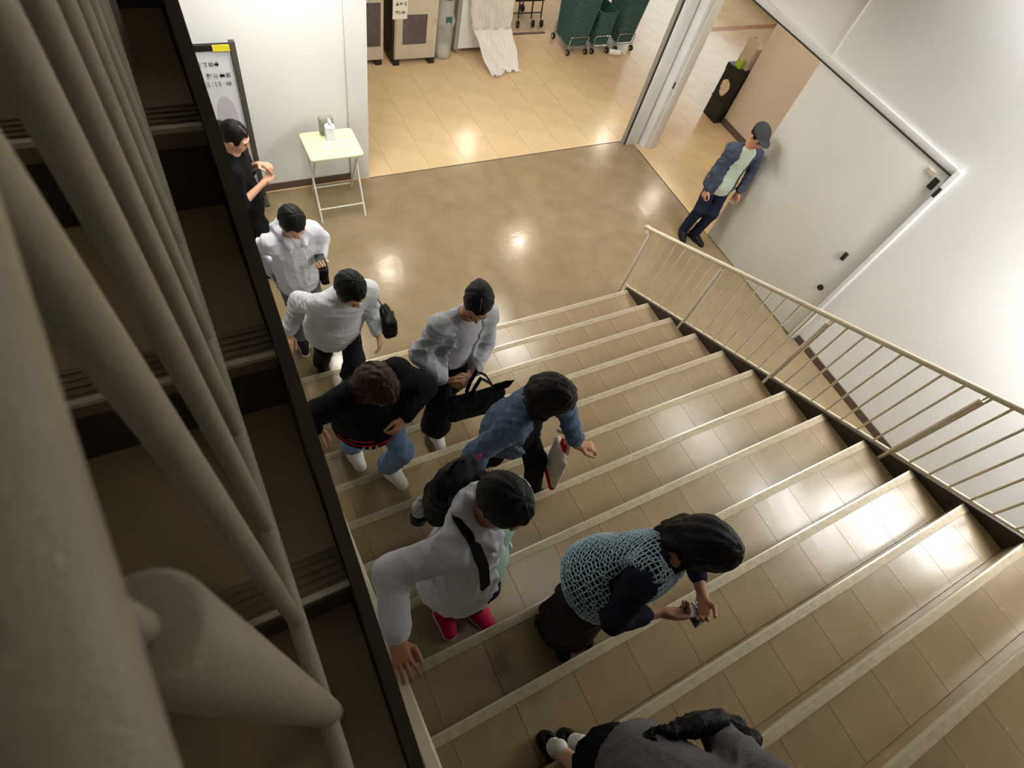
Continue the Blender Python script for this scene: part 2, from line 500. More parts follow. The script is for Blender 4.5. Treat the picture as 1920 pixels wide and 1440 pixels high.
plate2(-0.36, -0.30, -0.02, 0.05, 'side_flange')

# ------------------------------------------------------------------ railings
def railing(label, x, ysamples, nose, hand_h, r_hand, bot_h, bal, posts, post_zfun, m, r_bal, r_bot, r_post, end=None, hand_x=0.0, flat=False, mh=None):
    """handrail, bottom rail, balusters and posts that follow the slope of a flight"""
    y0_, y1_ = ysamples
    r = empty('stair_railing', (x, y0_, nose(y0_)), label, 'railing')
    hx = x + hand_x
    h = MB()
    if flat:
        a, b = Vector((hx, y0_, nose(y0_) + hand_h)), Vector((hx, y1_, nose(y1_) + hand_h))
        w = r_hand
        h.prism([a + Vector((-w, 0, -0.018)), a + Vector((w, 0, -0.018)), a + Vector((w, 0, 0.014)), a + Vector((w - .008, 0, 0.02)), a + Vector((-w + .008, 0, 0.02)), a + Vector((-w, 0, 0.014))], b - a)
        h.build('handrail', mh or m, r)
    else:
        pts = [(hx, y0_ + (y1_ - y0_) * q / 12, nose(y0_ + (y1_ - y0_) * q / 12) + hand_h) for q in range(13)]
        if end: pts = [(hx + e[0], y0_ + e[1], nose(y0_) + hand_h + e[2]) for e in end] + pts
        h.tube(pts, r_hand, 20)
        h.build('handrail', mh or m, r, smooth=True, auto=50)
    h = MB()
    h.tube([(x, y0_, nose(y0_) + bot_h), (x, y1_, nose(y1_) + bot_h)], r_bot, 12)
    h.build('bottom_rail', m, r, smooth=True, auto=50)
    pr = None
    for y in bal:
        z0, z1 = nose(y) + bot_h, nose(y) + hand_h - (r_hand * 0.5 if not flat else 0.01)
        if pr is None:
            pr = MB().tube([(x, y, z0), (x, y, z1)], r_bal, 12).build('baluster', m, r, smooth=True, auto=50, origin=(x, y, z0))
        else:
            c = bpy.data.objects.new('baluster', pr.data); c.location = Vector((x, y, z0)) - wloc(r); link(c, r)
    for y in posts:
        zb, zc = post_zfun(y), nose(y) + hand_h - 0.062
        p = MB().tube([(x, y, zb), (x, y, zc - 0.003), (x, y, zc)], [r_post, r_post, r_post - 0.003], 24).build('post', m, r, smooth=True, auto=50)
        MB().tube([(x, y, zc - .01), (x, y, nose(y) + hand_h - r_hand * .6)], 0.006, 10).build('pin', m, p, smooth=True, auto=50)
    return r
SP = 3 * T / 8
# right railing of the lower flight
ys = [2.905 - 3 * T * k for k in range(0, 6)]
pys = [2.90, 2.0186, 1.034, 0.0515, -0.931, -1.90]
bal = [p - SP * q for p in (2.99,) + tuple(pys[1:]) for q in range(1, 8)]
bal = []
for a, b in zip(pys, pys[1:]):
    n = 8
    for q in range(0, n): bal.append(a + (b - a) * q / n - (0.02 if q == 0 else 0))
def pz1(y):
    i = int(math.floor((Y0 - y) / T))
    return zt(i) if 0 <= i < NST else 0.0
railing('cream steel stair railing with thin balusters in front of the white wall', XR + 0.017, (2.93, -2.4), nose1, 0.845, 0.02, 0.04, bal, pys, pz1, 'rail_cream', 0.0085, 0.0115, 0.018,
        end=[(0, 0.0, -0.075), (0, 0.03, -0.075), (0, 0.055, -0.055), (0, 0.06, -0.03), (0, 0.045, -0.012)])
# left railing of the lower flight
pl = [2.85 - 3 * T * k for k in range(0, 6)]
bl = [2.75 - SP * q for q in range(0, 40)]
railing('cream flat-topped stair railing that two climbers hold', 0.126, (2.95, -2.4), nose1, 0.84, 0.026, 0.04, bl, pl, pz1, 'rail_cream', 0.0085, 0.0115, 0.018, flat=True)
# railing of the upper flight, right beside the camera
p2 = [0.055 + 3 * T * k for k in range(-2, 3)]
b2 = [0.050 + SP * q for q in range(-12, 17) if q % 8]
def pz2(y):
    return ZB + math.floor((y - YB) / T) * RS
railing('blurred shade-darkened cream stair railing right beside the camera', -0.053, (-1.6, 2.3), nose2, 0.83, 0.019, 0.05, b2, p2, pz2, 'rail_cream_shaded', 0.0102, 0.0125, 0.019, hand_x=-0.005)


# ------------------------------------------------------------------ things by the back wall
bd = empty('sign_board', (0.2, 5.25, 0), 'white notice board in a dark frame standing against the back wall', 'sign board')
MB().box((-0.10, 5.262, 0.42), (0.55, 5.275, 1.60)).build('panel', 'board_white', bd)
MB().box((0.535, 5.24, 0.0), (0.585, 5.285, 1.66), 0.006).build('frame_post', 'board_frame', bd, smooth=True, auto=40)
MB().box((-0.15, 5.24, 0.0), (-0.10, 5.285, 1.66), 0.006).build('frame_post', 'board_frame', bd, smooth=True, auto=40)
MB().box((-0.10, 5.245, 1.59), (0.535, 5.28, 1.64), 0.004).build('frame_rail', 'black_plastic', bd)
MB().box((-0.10, 5.245, 0.38), (0.535, 5.28, 0.43), 0.004).build('frame_rail', 'board_frame', bd)
MB().box((0.40, 5.240, 1.588), (0.535, 5.246, 1.642)).build('sticker', 'yellow', bd)
MB().box((-0.15, 5.1, 0.0), (-0.10, 5.33, 0.03), 0.005).build('foot', 'board_frame', bd)
MB().box((0.535, 5.1, 0.0), (0.585, 5.33, 0.03), 0.005).build('foot', 'board_frame', bd)
tx = MB()
random.seed(3)
def glyphs(xa, xb, z, h, y, mb=tx):
    x = xa
    while x < xb:
        w = h * random.uniform(.7, 1.0)
        for q in range(3):
            if random.random() < .5: mb.box((x, y, z + h * random.uniform(0, .85)), (x + w, y + .002, z + h * random.uniform(0, .85) + h * .1))
            u = x + w * random.uniform(0, .85)
            mb.box((u, y, z), (u + h * .1, y + .002, z + h))
        x += w + h * .2
glyphs(0.02, 0.42, 1.45, 0.045, 5.2595)
glyphs(0.05, 0.50, 1.345, 0.05, 5.2595)
glyphs(0.18, 0.50, 1.27, 0.05, 5.2595)
tx.build('lettering', 'pale_ink', bd)
ov = MB()
ov.prism([(0.40 + .085 * math.cos(a), 5.2595, 1.03 + .15 * math.sin(a) - .12 * (1 - math.sin(a)) * .5) for a in [2 * math.pi * k / 20 for k in range(20)]], (0, .002, 0))
ov.build('figure', 'pale_mauve', bd)

tb = empty('folding_table', (1.27, 5.0, 0), 'small pale green folding table with white crossed legs', 'table')
tp = MB()
cr = 0.035; pts = []
for cx, cy, a0 in ((1.53 - cr, 5.22 - cr, 0), (1.0 + cr, 5.22 - cr, 90), (1.0 + cr, 4.79 + cr, 180), (1.53 - cr, 4.79 + cr, 270)):
    for k in range(6):
        a = math.radians(a0 + 18 * k)
        pts.append((cx + cr * math.cos(a), cy + cr * math.sin(a), 0.737))
tp.prism(pts, (0, 0, 0.016)).build('table_top', 'table_green', tb)
for x in (1.035, 1.51):
    MB().tube([(x, 4.74, 0.0), (x, 4.77, 0.06), (x, 5.14, 0.735)], 0.0105, 12).build('leg', 'table_leg', tb, smooth=True, auto=50)
    xb = x + (0.022 if x < 1.2 else -0.022)
    MB().tube([(xb, 5.21, 0.0), (xb, 5.17, 0.06), (xb, 4.85, 0.735)], 0.0105, 12).build('leg', 'table_leg', tb, smooth=True, auto=50)
MB().tube([(1.035, 4.80, 0.125), (1.51, 4.80, 0.125)], 0.008, 10).build('crossbar', 'table_leg', tb, smooth=True, auto=50)
MB().tube([(1.06, 5.14, 0.125), (1.49, 5.14, 0.125)], 0.008, 10).build('crossbar', 'table_leg', tb, smooth=True, auto=50)

bt = empty('sanitizer_bottle', (1.275, 5.075, 0.753), 'white pump bottle standing on the pale green table', 'bottle')
MB().box((1.23, 5.035, 0.753), (1.32, 5.115, 0.895), 0.012).build('body', 'plastic_white', bt, smooth=True, auto=40)
MB().lathe((1.275, 5.075, 0.895), [(0.048, 0), (0.048, .012), (0.03, .022), (0.018, .03), (0.012, .06)], 18).build('collar', 'plastic_white', bt, smooth=True, auto=40)
MB().tube([(1.275, 5.085, 0.955), (1.275, 5.08, 0.968), (1.275, 5.02, 0.965), (1.275, 5.01, 0.955)], [.012, .013, .010, .007], 12).build('pump_spout', 'plastic_white', bt, smooth=True, auto=40)
dp = empty('dispenser_box', (1.265, 5.18, 0.753), 'grey box behind the white pump bottle', 'dispenser')
MB().box((1.195, 5.135, 0.753), (1.34, 5.205, 0.945), 0.02).build('body', 'plastic_grey', dp, smooth=True, auto=40)
MB().box((1.21, 5.128, 0.80), (1.325, 5.137, 0.93), 0.004).build('front_plate', 'plastic_grey', dp, smooth=True, auto=40)
ty = empty('tray', (1.31, 4.96, 0.753), 'clear shallow tray in front of the pump bottle', 'tray')
MB().box((1.17, 4.905, 0.753), (1.45, 5.03, 0.758)).build('base', 'tray_film', ty)
rim = MB()
for lo, hi in (((1.165, 4.90, .753), (1.455, 4.908, .768)), ((1.165, 5.025, .753), (1.455, 5.033, .768)), ((1.165, 4.908, .753), (1.19, 5.025, .768)), ((1.43, 4.908, .753), (1.455, 5.025, .768))): rim.box(lo, hi, .002)
rim.build('rim', 'plastic_white', ty)

# ------------------------------------------------------------------ shop area
m1 = empty('vending_cabinet', (3.13, 7.7, 0), 'beige cabinet with a dark square window and a paper notice', 'machine')
MB().box((2.83, 7.46, 0.07), (3.435, 8.0, 1.5), 0.012).build('body', 'machine_beige', m1, smooth=True, auto=40)
MB().box((2.80, 7.47, 0.07), (2.829, 8.0, 1.5)).build('side', 'black_plastic', m1)
MB().box((2.845, 7.448, 0.09), (3.425, 7.462, 1.49), 0.004).build('door', 'machine_beige', m1, smooth=True, auto=40)
MB().box((2.94, 7.442, 0.285), (3.28, 7.449, 0.665), 0.003).build('window', 'machine_dark', m1)
MB().box((2.79, 7.436, 0.62), (2.99, 7.440, 0.95)).build('notice', 'paper', m1)
nt_ = MB(); glyphs(2.83, 2.95, 0.68, 0.045, 7.4345, nt_); glyphs(2.83, 2.95, 0.78, 0.05, 7.4345, nt_); nt_.build('notice_lettering', 'ink', m1)
MB().tube([(3.395, 7.425, 0.58), (3.395, 7.45, 0.58)], 0.016, 14).build('lock', 'metal_chrome', m1, smooth=True, auto=40)
for x in (2.86, 3.38): MB().box((x - .045, 7.44, 0.0), (x + .045, 7.56, 0.07), .008).build('foot', 'black_plastic', m1)
MB().box((2.85, 7.9, 0.0), (3.42, 7.98, 0.07)).build('foot', 'black_plastic', m1)
m0 = empty('vending_cabinet', (2.4, 7.7, 0), 'beige cabinet with a narrow rounded window beside the wall end', 'machine')
MB().box((2.08, 7.49, 0.07), (2.69, 8.0, 1.5), 0.012).build('body', 'machine_beige', m0, smooth=True, auto=40)
MB().box((2.30, 7.472, 0.26), (2.645, 7.492, 0.80), 0.03).build('window', 'machine_dark', m0, smooth=True, auto=40)
for x in (2.15, 2.62): MB().box((x - .045, 7.48, 0.0), (x + .045, 7.6, 0.07), .008).build('foot', 'black_plastic', m0)
MB().box((2.1, 7.9, 0.0), (2.66, 7.98, 0.07)).build('foot', 'black_plastic', m0)

cb = empty('clear_bin', (3.61, 7.62, 0), 'clear plastic bin with a green lid between the cabinets', 'bin')
MB().lathe((3.61, 7.62, 0.0), [(.115, 0), (.13, .02), (.135, .45), (.15, .47), (.15, .52), (.12, .60), (.12, .80)], 22).build('body', 'clear_bottle', cb, smooth=True, auto=40)
MB().lathe((3.61, 7.62, 0.80), [(.13, 0), (.13, .06), (.09, .09)], 22).build('lid', 'basket_green', cb, smooth=True, auto=40)
MB().lathe((3.61, 7.62, 0.01), [(.10, 0), (.115, .05), (.10, .12), (.05, .15)], 14).build('crumpled_paper', 'paper', cb, smooth=True)
MB().box((3.57, 7.475, 0.49), (3.66, 7.485, 0.60)).build('sticker', 'basket_green', cb)

m2 = empty('dispensing_machine', (4.2, 7.8, 0), 'white machine partly wrapped in clear plastic sheet', 'machine')
MB().box((3.85, 7.60, 0.09), (4.56, 8.15, 1.4), 0.012).build('body', 'machine_white', m2, smooth=True, auto=40)
MB().box((3.80, 7.62, 0.06), (3.85, 8.15, 1.4), 0.004).build('side_panel', 'plastic_grey', m2)
MB().box((4.02, 7.588, 0.45), (4.45, 7.602, 1.2), 0.004).build('front_panel', 'plastic_grey', m2)
for x in (3.88, 4.52): MB().tube([(x, 7.66, 0.0), (x, 7.66, 0.09)], .02, 12).build('foot', 'metal_chrome', m2)
MB().box((3.85, 7.9, 0.0), (4.5, 8.1, 0.09)).build('foot', 'black_plastic', m2)
# plastic sheet
nu, nv = 34, 60
vs, fcs = [], []
def lerp(a, b, t): return a + (b - a) * t
for j in range(nv + 1):
    v = j / nv
    if v < 0.55:
        q = v / 0.55
        z, y = lerp(1.35, 0.42, q), 7.545 - 0.03 * q
    else:
        q = (v - 0.55) / 0.45
        z, y = lerp(0.42, 0.012, min(1, q * 1.15) ** 0.75), lerp(7.515, 7.06, q)
        z = max(z, 0.012)
    xa, xb = lerp(3.87, 4.16, v ** 1.4), lerp(4.60, 4.66, v)
    for i in range(nu + 1):
        u = i / nu
        w = 0.028 * math.sin(u * 26 + 5 * v + 2 * math.sin(v * 7)) + 0.018 * math.sin(u * 47 - 9 * v) + 0.012 * math.sin(u * 9 + v * 31)
        fl = 0.35 + 0.65 * (1 - v)
        xx = lerp(xa, xb, u) + 0.02 * math.sin(v * 11 + u * 6)
        if v > .55: zz = z + abs(w) * 1.2; yy = y - 0.02 * w - (0.09 * max(0, math.sin(u * 6.0 + .6)) * q)
        else: zz = z; yy = y - abs(w) * 1.1
        vs.append((xx, yy, zz))
for j in range(nv):
    for i in range(nu):
        a = j * (nu + 1) + i
        fcs.append((a, a + 1, a + nu + 2, a + nu + 1))
sh = mesh_obj('plastic_sheet', vs, fcs, 'clear_film', smooth=True, origin=(4.4, 7.2, 0))
md = sh.modifiers.new('s', 'SOLIDIFY'); md.thickness = 0.002
tag(sh, 'crumpled clear plastic sheet trailing from the white machine onto the floor', 'plastic sheet')

ct = empty('trolley', (5.4, 8.3, 0), 'black wire trolley on casters beside the green baskets', 'trolley')
MB().box((4.9, 8.28, 0.36), (5.62, 8.75, 0.42), .01).build('deck', 'black_plastic', ct, smooth=True, auto=40)
MB().box((4.92, 8.5, 0.42), (5.6, 8.75, 0.95), .02).build('basket', 'black_plastic', ct, smooth=True, auto=40)
fr = MB()
for x in (5.18, 5.42, 5.6):
    fr.tube([(x - .06, 8.30, 0.9), (x - .02, 8.27, 0.4), (x + .0, 8.25, 0.12)], .011, 10)
fr.tube([(5.0, 8.27, 0.20), (5.6, 8.27, 0.20)], .008, 8)
fr.build('frame', 'black_plastic', ct, smooth=True, auto=50)
for x in (5.18, 5.46, 5.62): MB().tube([(x - .018, 8.235, .052), (x + .018, 8.225, .052)], .052, 18).build('caster', 'black_plastic', ct, smooth=True, auto=50)
for x in (5.0, 5.5): MB().tube([(x - .018, 8.7, .052), (x + .018, 8.7, .052)], .052, 18).build('caster', 'black_plastic', ct, smooth=True, auto=50)
MB().tube([(5.0, 8.7, .05), (5.0, 8.7, .38)], .01, 8).build('strut', 'black_plastic', ct)
MB().tube([(5.5, 8.7, .05), (5.5, 8.7, .38)], .01, 8).build('strut', 'black_plastic', ct)
struct(box('trim_6', (4.6, 8.03, 0.0), (5.6, 8.07, 0.012), 'brown_base'), 'thin dark floor edge in front of the black trolley')

def basket_stack(label, xa, xb, ya, yb, top, taper=0.05):
    r = empty('basket_stack', ((xa + xb) / 2, (ya + yb) / 2, 0), label, 'basket stack', 'green basket stacks on chrome dollies')
    zb = 0.13
    n = int((top - zb) / 0.034)
    rings = []
    def ring(z, out, inset=0.0):
        f = (z - zb) / 0.8 * taper
        cr = 0.05
        pts = []
        for cx, cy, a0 in ((xb + f - cr, yb + f - cr, 0), (xa - f + cr, yb + f - cr, 90), (xa - f + cr, ya - f + cr, 180), (xb + f - cr, ya - f + cr, 270)):
            for k in range(5):
                a = math.radians(a0 + 22.5 * k)
                rr = cr + out
                pts.append((cx + rr * math.cos(a), cy + rr * math.sin(a), z))
        return pts
    seq = [(zb, -0.01)]
    for k in range(n):
        z = zb + k * 0.034
        seq += [(z + .004, 0.0), (z + .022, 0.0), (z + .024, 0.007), (z + .034, 0.007)]
    zt_ = zb + n * 0.034
    seq += [(zt_ + .012, 0.012), (zt_ + .012, -0.008), (zt_ - 0.16, -0.016)]
    V, Fc = [], []
    for z, o in seq: V += ring(z, o)
    m_ = 20
    for j in range(len(seq) - 1):
        for k in range(m_):
            Fc.append((j * m_ + k, j * m_ + (k + 1) % m_, (j + 1) * m_ + (k + 1) % m_, (j + 1) * m_ + k))
    Fc.append(tuple(range(m_))[::-1]); Fc.append(tuple(range((len(seq) - 1) * m_, len(seq) * m_)))
    mesh_obj('baskets', V, Fc, 'basket_green', r)
    fr = MB()
    for sx, x in ((1, xa + .0), (-1, xb - .0)):
        for y in (ya - .02, yb + .02):
            fr.tube([(x, y, 0.06), (x, y, 0.24), (x + sx * .012, y, 0.27), (x + sx * .03, y, 0.275)], .008, 8)
    for z in (0.27, 0.12):
        fr.tube([(xa, ya - .02, z), (xb, ya - .02, z), (xb, yb + .02, z), (xa, yb + .02, z), (xa, ya - .02, z)], .007, 8, cap=False)
    fr.build('dolly_frame', 'metal_chrome', r, smooth=True, auto=50)
    for x in (xa, xb):
        for y in (ya - .02, yb + .02):
            c = MB().tube([(x - .014, y, .045), (x + .014, y, .045)], .045, 18).build('caster', 'black_plastic', r, smooth=True, auto=50)
            MB().tube([(x - .017, y, .045), (x + .017, y, .045)], .025, 14).build('hub', 'metal_chrome', c, smooth=True, auto=50)
basket_stack('tall green basket stack on a chrome dolly, nearest the trolley', 5.66, 6.0, 7.42, 7.86, 1.25)
basket_stack('short green basket stack with open top between the two tall ones', 6.125, 6.42, 7.42, 7.78, 0.62, 0.02)
basket_stack('tall green basket stack on a chrome dolly, nearest the corner post', 6.60, 6.92, 7.44, 7.84, 1.25)
rl = MB().tube([(6.44, 7.36, 0.043), (6.62, 7.30, 0.043)], .042, 20).build('paper_roll', 'plastic_white', smooth=True, auto=50, origin=(6.6, 7.48, 0))
tag(rl, 'white paper roll lying under the green baskets', 'roll')

bn = empty('waste_bin', (7.4, 5.56, 0), 'black rectangular bin at the end of the cream corridor wall', 'bin')
MB().box((7.25, 5.405, 0.0), (7.60, 5.70, 0.79), 0.01).build('body', 'black_plastic', bn, smooth=True, auto=40)
MB().box((7.243, 5.40, 0.70), (7.60, 5.705, 0.80), 0.006).build('lid_band', 'black_plastic', bn, smooth=True, auto=40)
MB().box((7.243, 5.40, 0.30), (7.60, 5.705, 0.325), 0.004).build('rib', 'black_plastic', bn)
lab = MB(); lab.prism([(7.2425, 5.545 + .085 * math.cos(a) * (1 + .12 * math.sin(3 * a)), 0.50 + .12 * math.sin(a)) for a in [2 * math.pi * k / 22 for k in range(22)]], (-.002, 0, 0)); lab.build('label', 'label_tan', bn)
b1 = empty('carton', (7.42, 5.55, 0.80), 'tall tan carton standing on the black bin', 'carton')
MB().box((7.36, 5.45, 0.80), (7.54, 5.66, 1.10), .003).build('body', 'carton', b1)
MB().box((7.352, 5.45, 1.10), (7.36, 5.66, 1.19)).build('flap', 'carton', b1)
MB().box((7.38, 5.655, 1.10), (7.52, 5.66, 1.16)).build('flap', 'carton', b1)
b3 = empty('carton', (7.31, 5.62, 0.80), 'small lime green carton with an open flap on the black bin', 'carton')
MB().box((7.275, 5.50, 0.80), (7.352, 5.60, 0.91), .003).build('body', 'lime', b3)
MB().box((7.272, 5.50, 0.91), (7.276, 5.60, 0.99)).build('flap', 'carton', b3)

# ------------------------------------------------------------------ organic shapes: signed distance fields + surface nets
V3 = lambda *a: np.array(a, dtype=np.float64)
def unit(v):
    v = np.asarray(v, float); n = np.linalg.norm(v)
    return v / n if n > 1e-9 else v
class Field:
    def __init__(self): self.p = []
    def cap(self, a, b, ra, rb=None, k=0.02, sq=None):
        """tapered capsule; sq=(direction, factor) squashes its section along a direction"""
        a, b = np.asarray(a, float), np.asarray(b, float)
        rb = ra if rb is None else rb
        r = max(ra, rb)
        def fn(P):
            d = b - a
            L2 = max(float(d @ d), 1e-9)
            t = np.clip(((P - a) @ d) / L2, 0, 1)
            q = P - (a + t[..., None] * d)
            rr = ra + (rb - ra) * t
            if sq is not None:
                s = q @ sq[0]
                q = q + (s * (1 / sq[1] - 1))[..., None] * sq[0]
                return (np.linalg.norm(q, axis=-1) - rr) * (0.5 + 0.5 * sq[1])
            return np.linalg.norm(q, axis=-1) - rr
        self.p.append((fn, np.minimum(a, b) - r, np.maximum(a, b) + r, k, 'u'))
        return self
    def ell(self, c, r, ax=None, k=0.02, op='u'):
        c = np.asarray(c, float); r = np.asarray(r, float)
        A = np.eye(3) if ax is None else np.array(ax)       # rows are axes
        ext = np.sqrt(((A * r[:, None]) ** 2).sum(0))
        def fn(P):
            q = (P - c) @ A.T
            k0 = np.linalg.norm(q / r, axis=-1)
            k1 = np.linalg.norm(q / (r * r), axis=-1) + 1e-9
            return k0 * (k0 - 1.0) / k1
        self.p.append((fn, c - ext, c + ext, k, op))
        return self
    def box(self, c, h, ax=None, rnd=0.01, k=0.01, op='u'):
        c = np.asarray(c, float); h = np.asarray(h, float)
        A = np.eye(3) if ax is None else np.array(ax)
        ext = np.abs(A * h[:, None]).sum(0)
        def fn(P):
            q = np.abs((P - c) @ A.T) - (h - rnd)
            return np.linalg.norm(np.maximum(q, 0), axis=-1) + np.minimum(q.max(-1), 0) - rnd
        self.p.append((fn, c - ext, c + ext, k, op))
        return self
    def chain(self, pts, rs, k=0.02, sq=None):
        for (a, b, r0, r1) in zip(pts, pts[1:], rs, rs[1:]): self.cap(a, b, r0, r1, k, sq)
        return self
    def mesh(self, vox, cuts=(), disp=None, smooth=1):
        us = [q for q in self.p if q[4] == 'u']
        lo = np.min([q[1] for q in us], 0) - 3 * vox - 0.012
        hi = np.max([q[2] for q in us], 0) + 3 * vox + 0.012
        n = np.ceil((hi - lo) / vox).astype(int) + 1
        G = np.full(n, 0.25, np.float32)
        axs = [lo[i] + vox * np.arange(n[i]) for i in range(3)]
        for fn, a, b, k, op in self.p:
            m = k + 2 * vox + 0.015
            i0 = np.clip(np.floor((a - m - lo) / vox).astype(int), 0, n - 1)
            i1 = np.clip(np.ceil((b + m - lo) / vox).astype(int) + 1, 1, n)
            if np.any(i1 <= i0): continue
            sl = tuple(slice(i0[i], i1[i]) for i in range(3))
            P = np.stack(np.meshgrid(*[axs[i][sl[i]] for i in range(3)], indexing='ij'), -1)
            d = fn(P).astype(np.float32)
            g = G[sl]
            if op == 'u':
                h = np.maximum(k - np.abs(g - d), 0) / max(k, 1e-6)
                G[sl] = np.minimum(g, d) - h * h * k * 0.25
            else:
                h = np.maximum(k - np.abs(g + d), 0) / max(k, 1e-6)
                G[sl] = np.maximum(g, -d) + h * h * k * 0.25
        if disp is not None:
            idx = np.argwhere(np.abs(G) < 0.03)
            P = lo + vox * idx
            G[idx[:, 0], idx[:, 1], idx[:, 2]] += disp(P).astype(np.float32)
        for p, nn in cuts:
            p, nn = np.asarray(p, float), unit(nn)
            d = (axs[0][:, None, None] - p[0]) * nn[0] + (axs[1][None, :, None] - p[1]) * nn[1] + (axs[2][None, None, :] - p[2]) * nn[2]
            G = np.maximum(G, d.astype(np.float32))
        return surface_nets(G, lo, vox, smooth)

def surface_nets(G, lo, vox, smooth):
    s = G < 0
    nx, ny, nz = G.shape
    c = np.zeros((nx - 1, ny - 1, nz - 1), np.uint8)
    for dx in (0, 1):
        for dy in (0, 1):
            for dz in (0, 1):
                c += s[dx:nx - 1 + dx, dy:ny - 1 + dy, dz:nz - 1 + dz]
    act = (c > 0) & (c < 8)
    A = np.argwhere(act)
    idx = np.full(act.shape, -1, np.int64)
    idx[act] = np.arange(len(A))
    pos = np.zeros((len(A), 3)); cnt = np.zeros(len(A))
    cor = [(x, y, z) for x in (0, 1) for y in (0, 1) for z in (0, 1)]
    for i, a in enumerate(cor):
        for b in cor[i + 1:]:
            if sum(abs(p - q) for p, q in zip(a, b)) != 1: continue
            va = G[A[:, 0] + a[0], A[:, 1] + a[1], A[:, 2] + a[2]]
            vb = G[A[:, 0] + b[0], A[:, 1] + b[1], A[:, 2] + b[2]]
            m = (va < 0) != (vb < 0)
            t = np.where(m, va / np.where(m, va - vb, 1), 0)
            pos[m] += (np.array(a) + t[:, None] * (np.array(b) - np.array(a)))[m]
            cnt[m] += 1
    verts = lo + vox * (A + pos / cnt[:, None])
    Q = []
    for ax in range(3):
        o1, o2 = (ax + 1) % 3, (ax + 2) % 3
        sl0 = [slice(1, -1)] * 3; sl1 = [slice(1, -1)] * 3
        sl0[ax] = slice(0, -1); sl1[ax] = slice(1, None)
        a, b = s[tuple(sl0)], s[tuple(sl1)]
        E_ = np.argwhere(a != b)
        off = np.array([1, 1, 1]); off[ax] = 0
        base = E_ + off
        flip = a[E_[:, 0], E_[:, 1], E_[:, 2]]
        def cell(d1, d2):
            q = base.copy(); q[:, o1] -= d1; q[:, o2] -= d2
            q = np.clip(q, 0, np.array(idx.shape) - 1)
            return idx[q[:, 0], q[:, 1], q[:, 2]]
        quad = np.stack([cell(1, 1), cell(0, 1), cell(0, 0), cell(1, 0)], 1)
        quad[~flip] = quad[~flip][:, ::-1]
        Q.append(quad)
    Q = np.concatenate(Q)
    Q = Q[(Q >= 0).all(1)]
    for _ in range(smooth):
        acc = np.zeros_like(verts); w = np.zeros(len(verts))
        for k in range(4):
            i, j = Q[:, k], Q[:, (k + 1) % 4]
            np.add.at(acc, i, verts[j]); np.add.at(w, i, 1)
            np.add.at(acc, j, verts[i]); np.add.at(w, j, 1)
        verts = verts * 0.45 + 0.55 * acc / np.maximum(w, 1)[:, None]
    return verts, Q

def blob(name, parts, m, parent, smooth=True):
    """parts: list of (verts, quads) joined into one mesh object"""
    off = np.array(wloc(parent))
    vs, qs, n = [], [], 0
    for v, q in parts:
        vs.append(v - off); qs.append(q + n); n += len(v)
    v = np.concatenate(vs).astype(np.float32); q = np.concatenate(qs).astype(np.int32)
    me = bpy.data.meshes.new(name)
    me.vertices.add(len(v)); me.vertices.foreach_set('co', v.ravel())
    me.loops.add(len(q) * 4); me.loops.foreach_set('vertex_index', q.ravel())
    me.polygons.add(len(q)); me.polygons.foreach_set('loop_start', np.arange(0, len(q) * 4, 4, dtype=np.int32))
    me.update(calc_edges=True)
    me.validate()
    me.shade_smooth()
    me.materials.append(MATS[m])
    o = bpy.data.objects.new(name, me)
    link(o, parent)
    return o

def wrinkles(amp, sc=1.0, seed=0):
    r = np.random.RandomState(seed)
    D = r.normal(size=(6, 3)); D[:, 2] *= 1.3; D /= np.linalg.norm(D, axis=1)[:, None]
    E_ = r.normal(size=(6, 3)); E_ /= np.linalg.norm(E_, axis=1)[:, None]
    ph = r.uniform(0, 6.28, 6); fr = np.array([16, 24, 33, 44, 58, 70]) * sc
    def f(P):
        o = 0
        for i in range(6):
            w = 1.7 * np.sin(P @ E_[i] * 11 * sc + ph[5 - i]) + .7 * np.sin(P @ E_[5 - i] * 23 * sc + ph[i])
            msk = .55 + .45 * np.sin(P @ E_[(i + 2) % 6] * 13 * sc + ph[(i + 3) % 6])
            o = o + ((1 - np.abs(np.sin(P @ D[i] * fr[i] + ph[i] + w))) ** 2 - .36) * msk / (1 + .18 * i)
        return -amp * 1.2 * o
    return f

def ik(a, b, l1, l2, hint):
    a, b = np.asarray(a, float), np.asarray(b, float)
    d = b - a; L = np.linalg.norm(d)
    if L > (l1 + l2) * 0.995:
        b = a + d / L * (l1 + l2) * 0.995; d = b - a; L = np.linalg.norm(d)
    x = (l1 * l1 - l2 * l2 + L * L) / (2 * L)
    h = math.sqrt(max(l1 * l1 - x * x, 0))
    u = d / L
    n = np.asarray(hint, float); n = n - (n @ u) * u
    return a + u * x + unit(n) * h, b

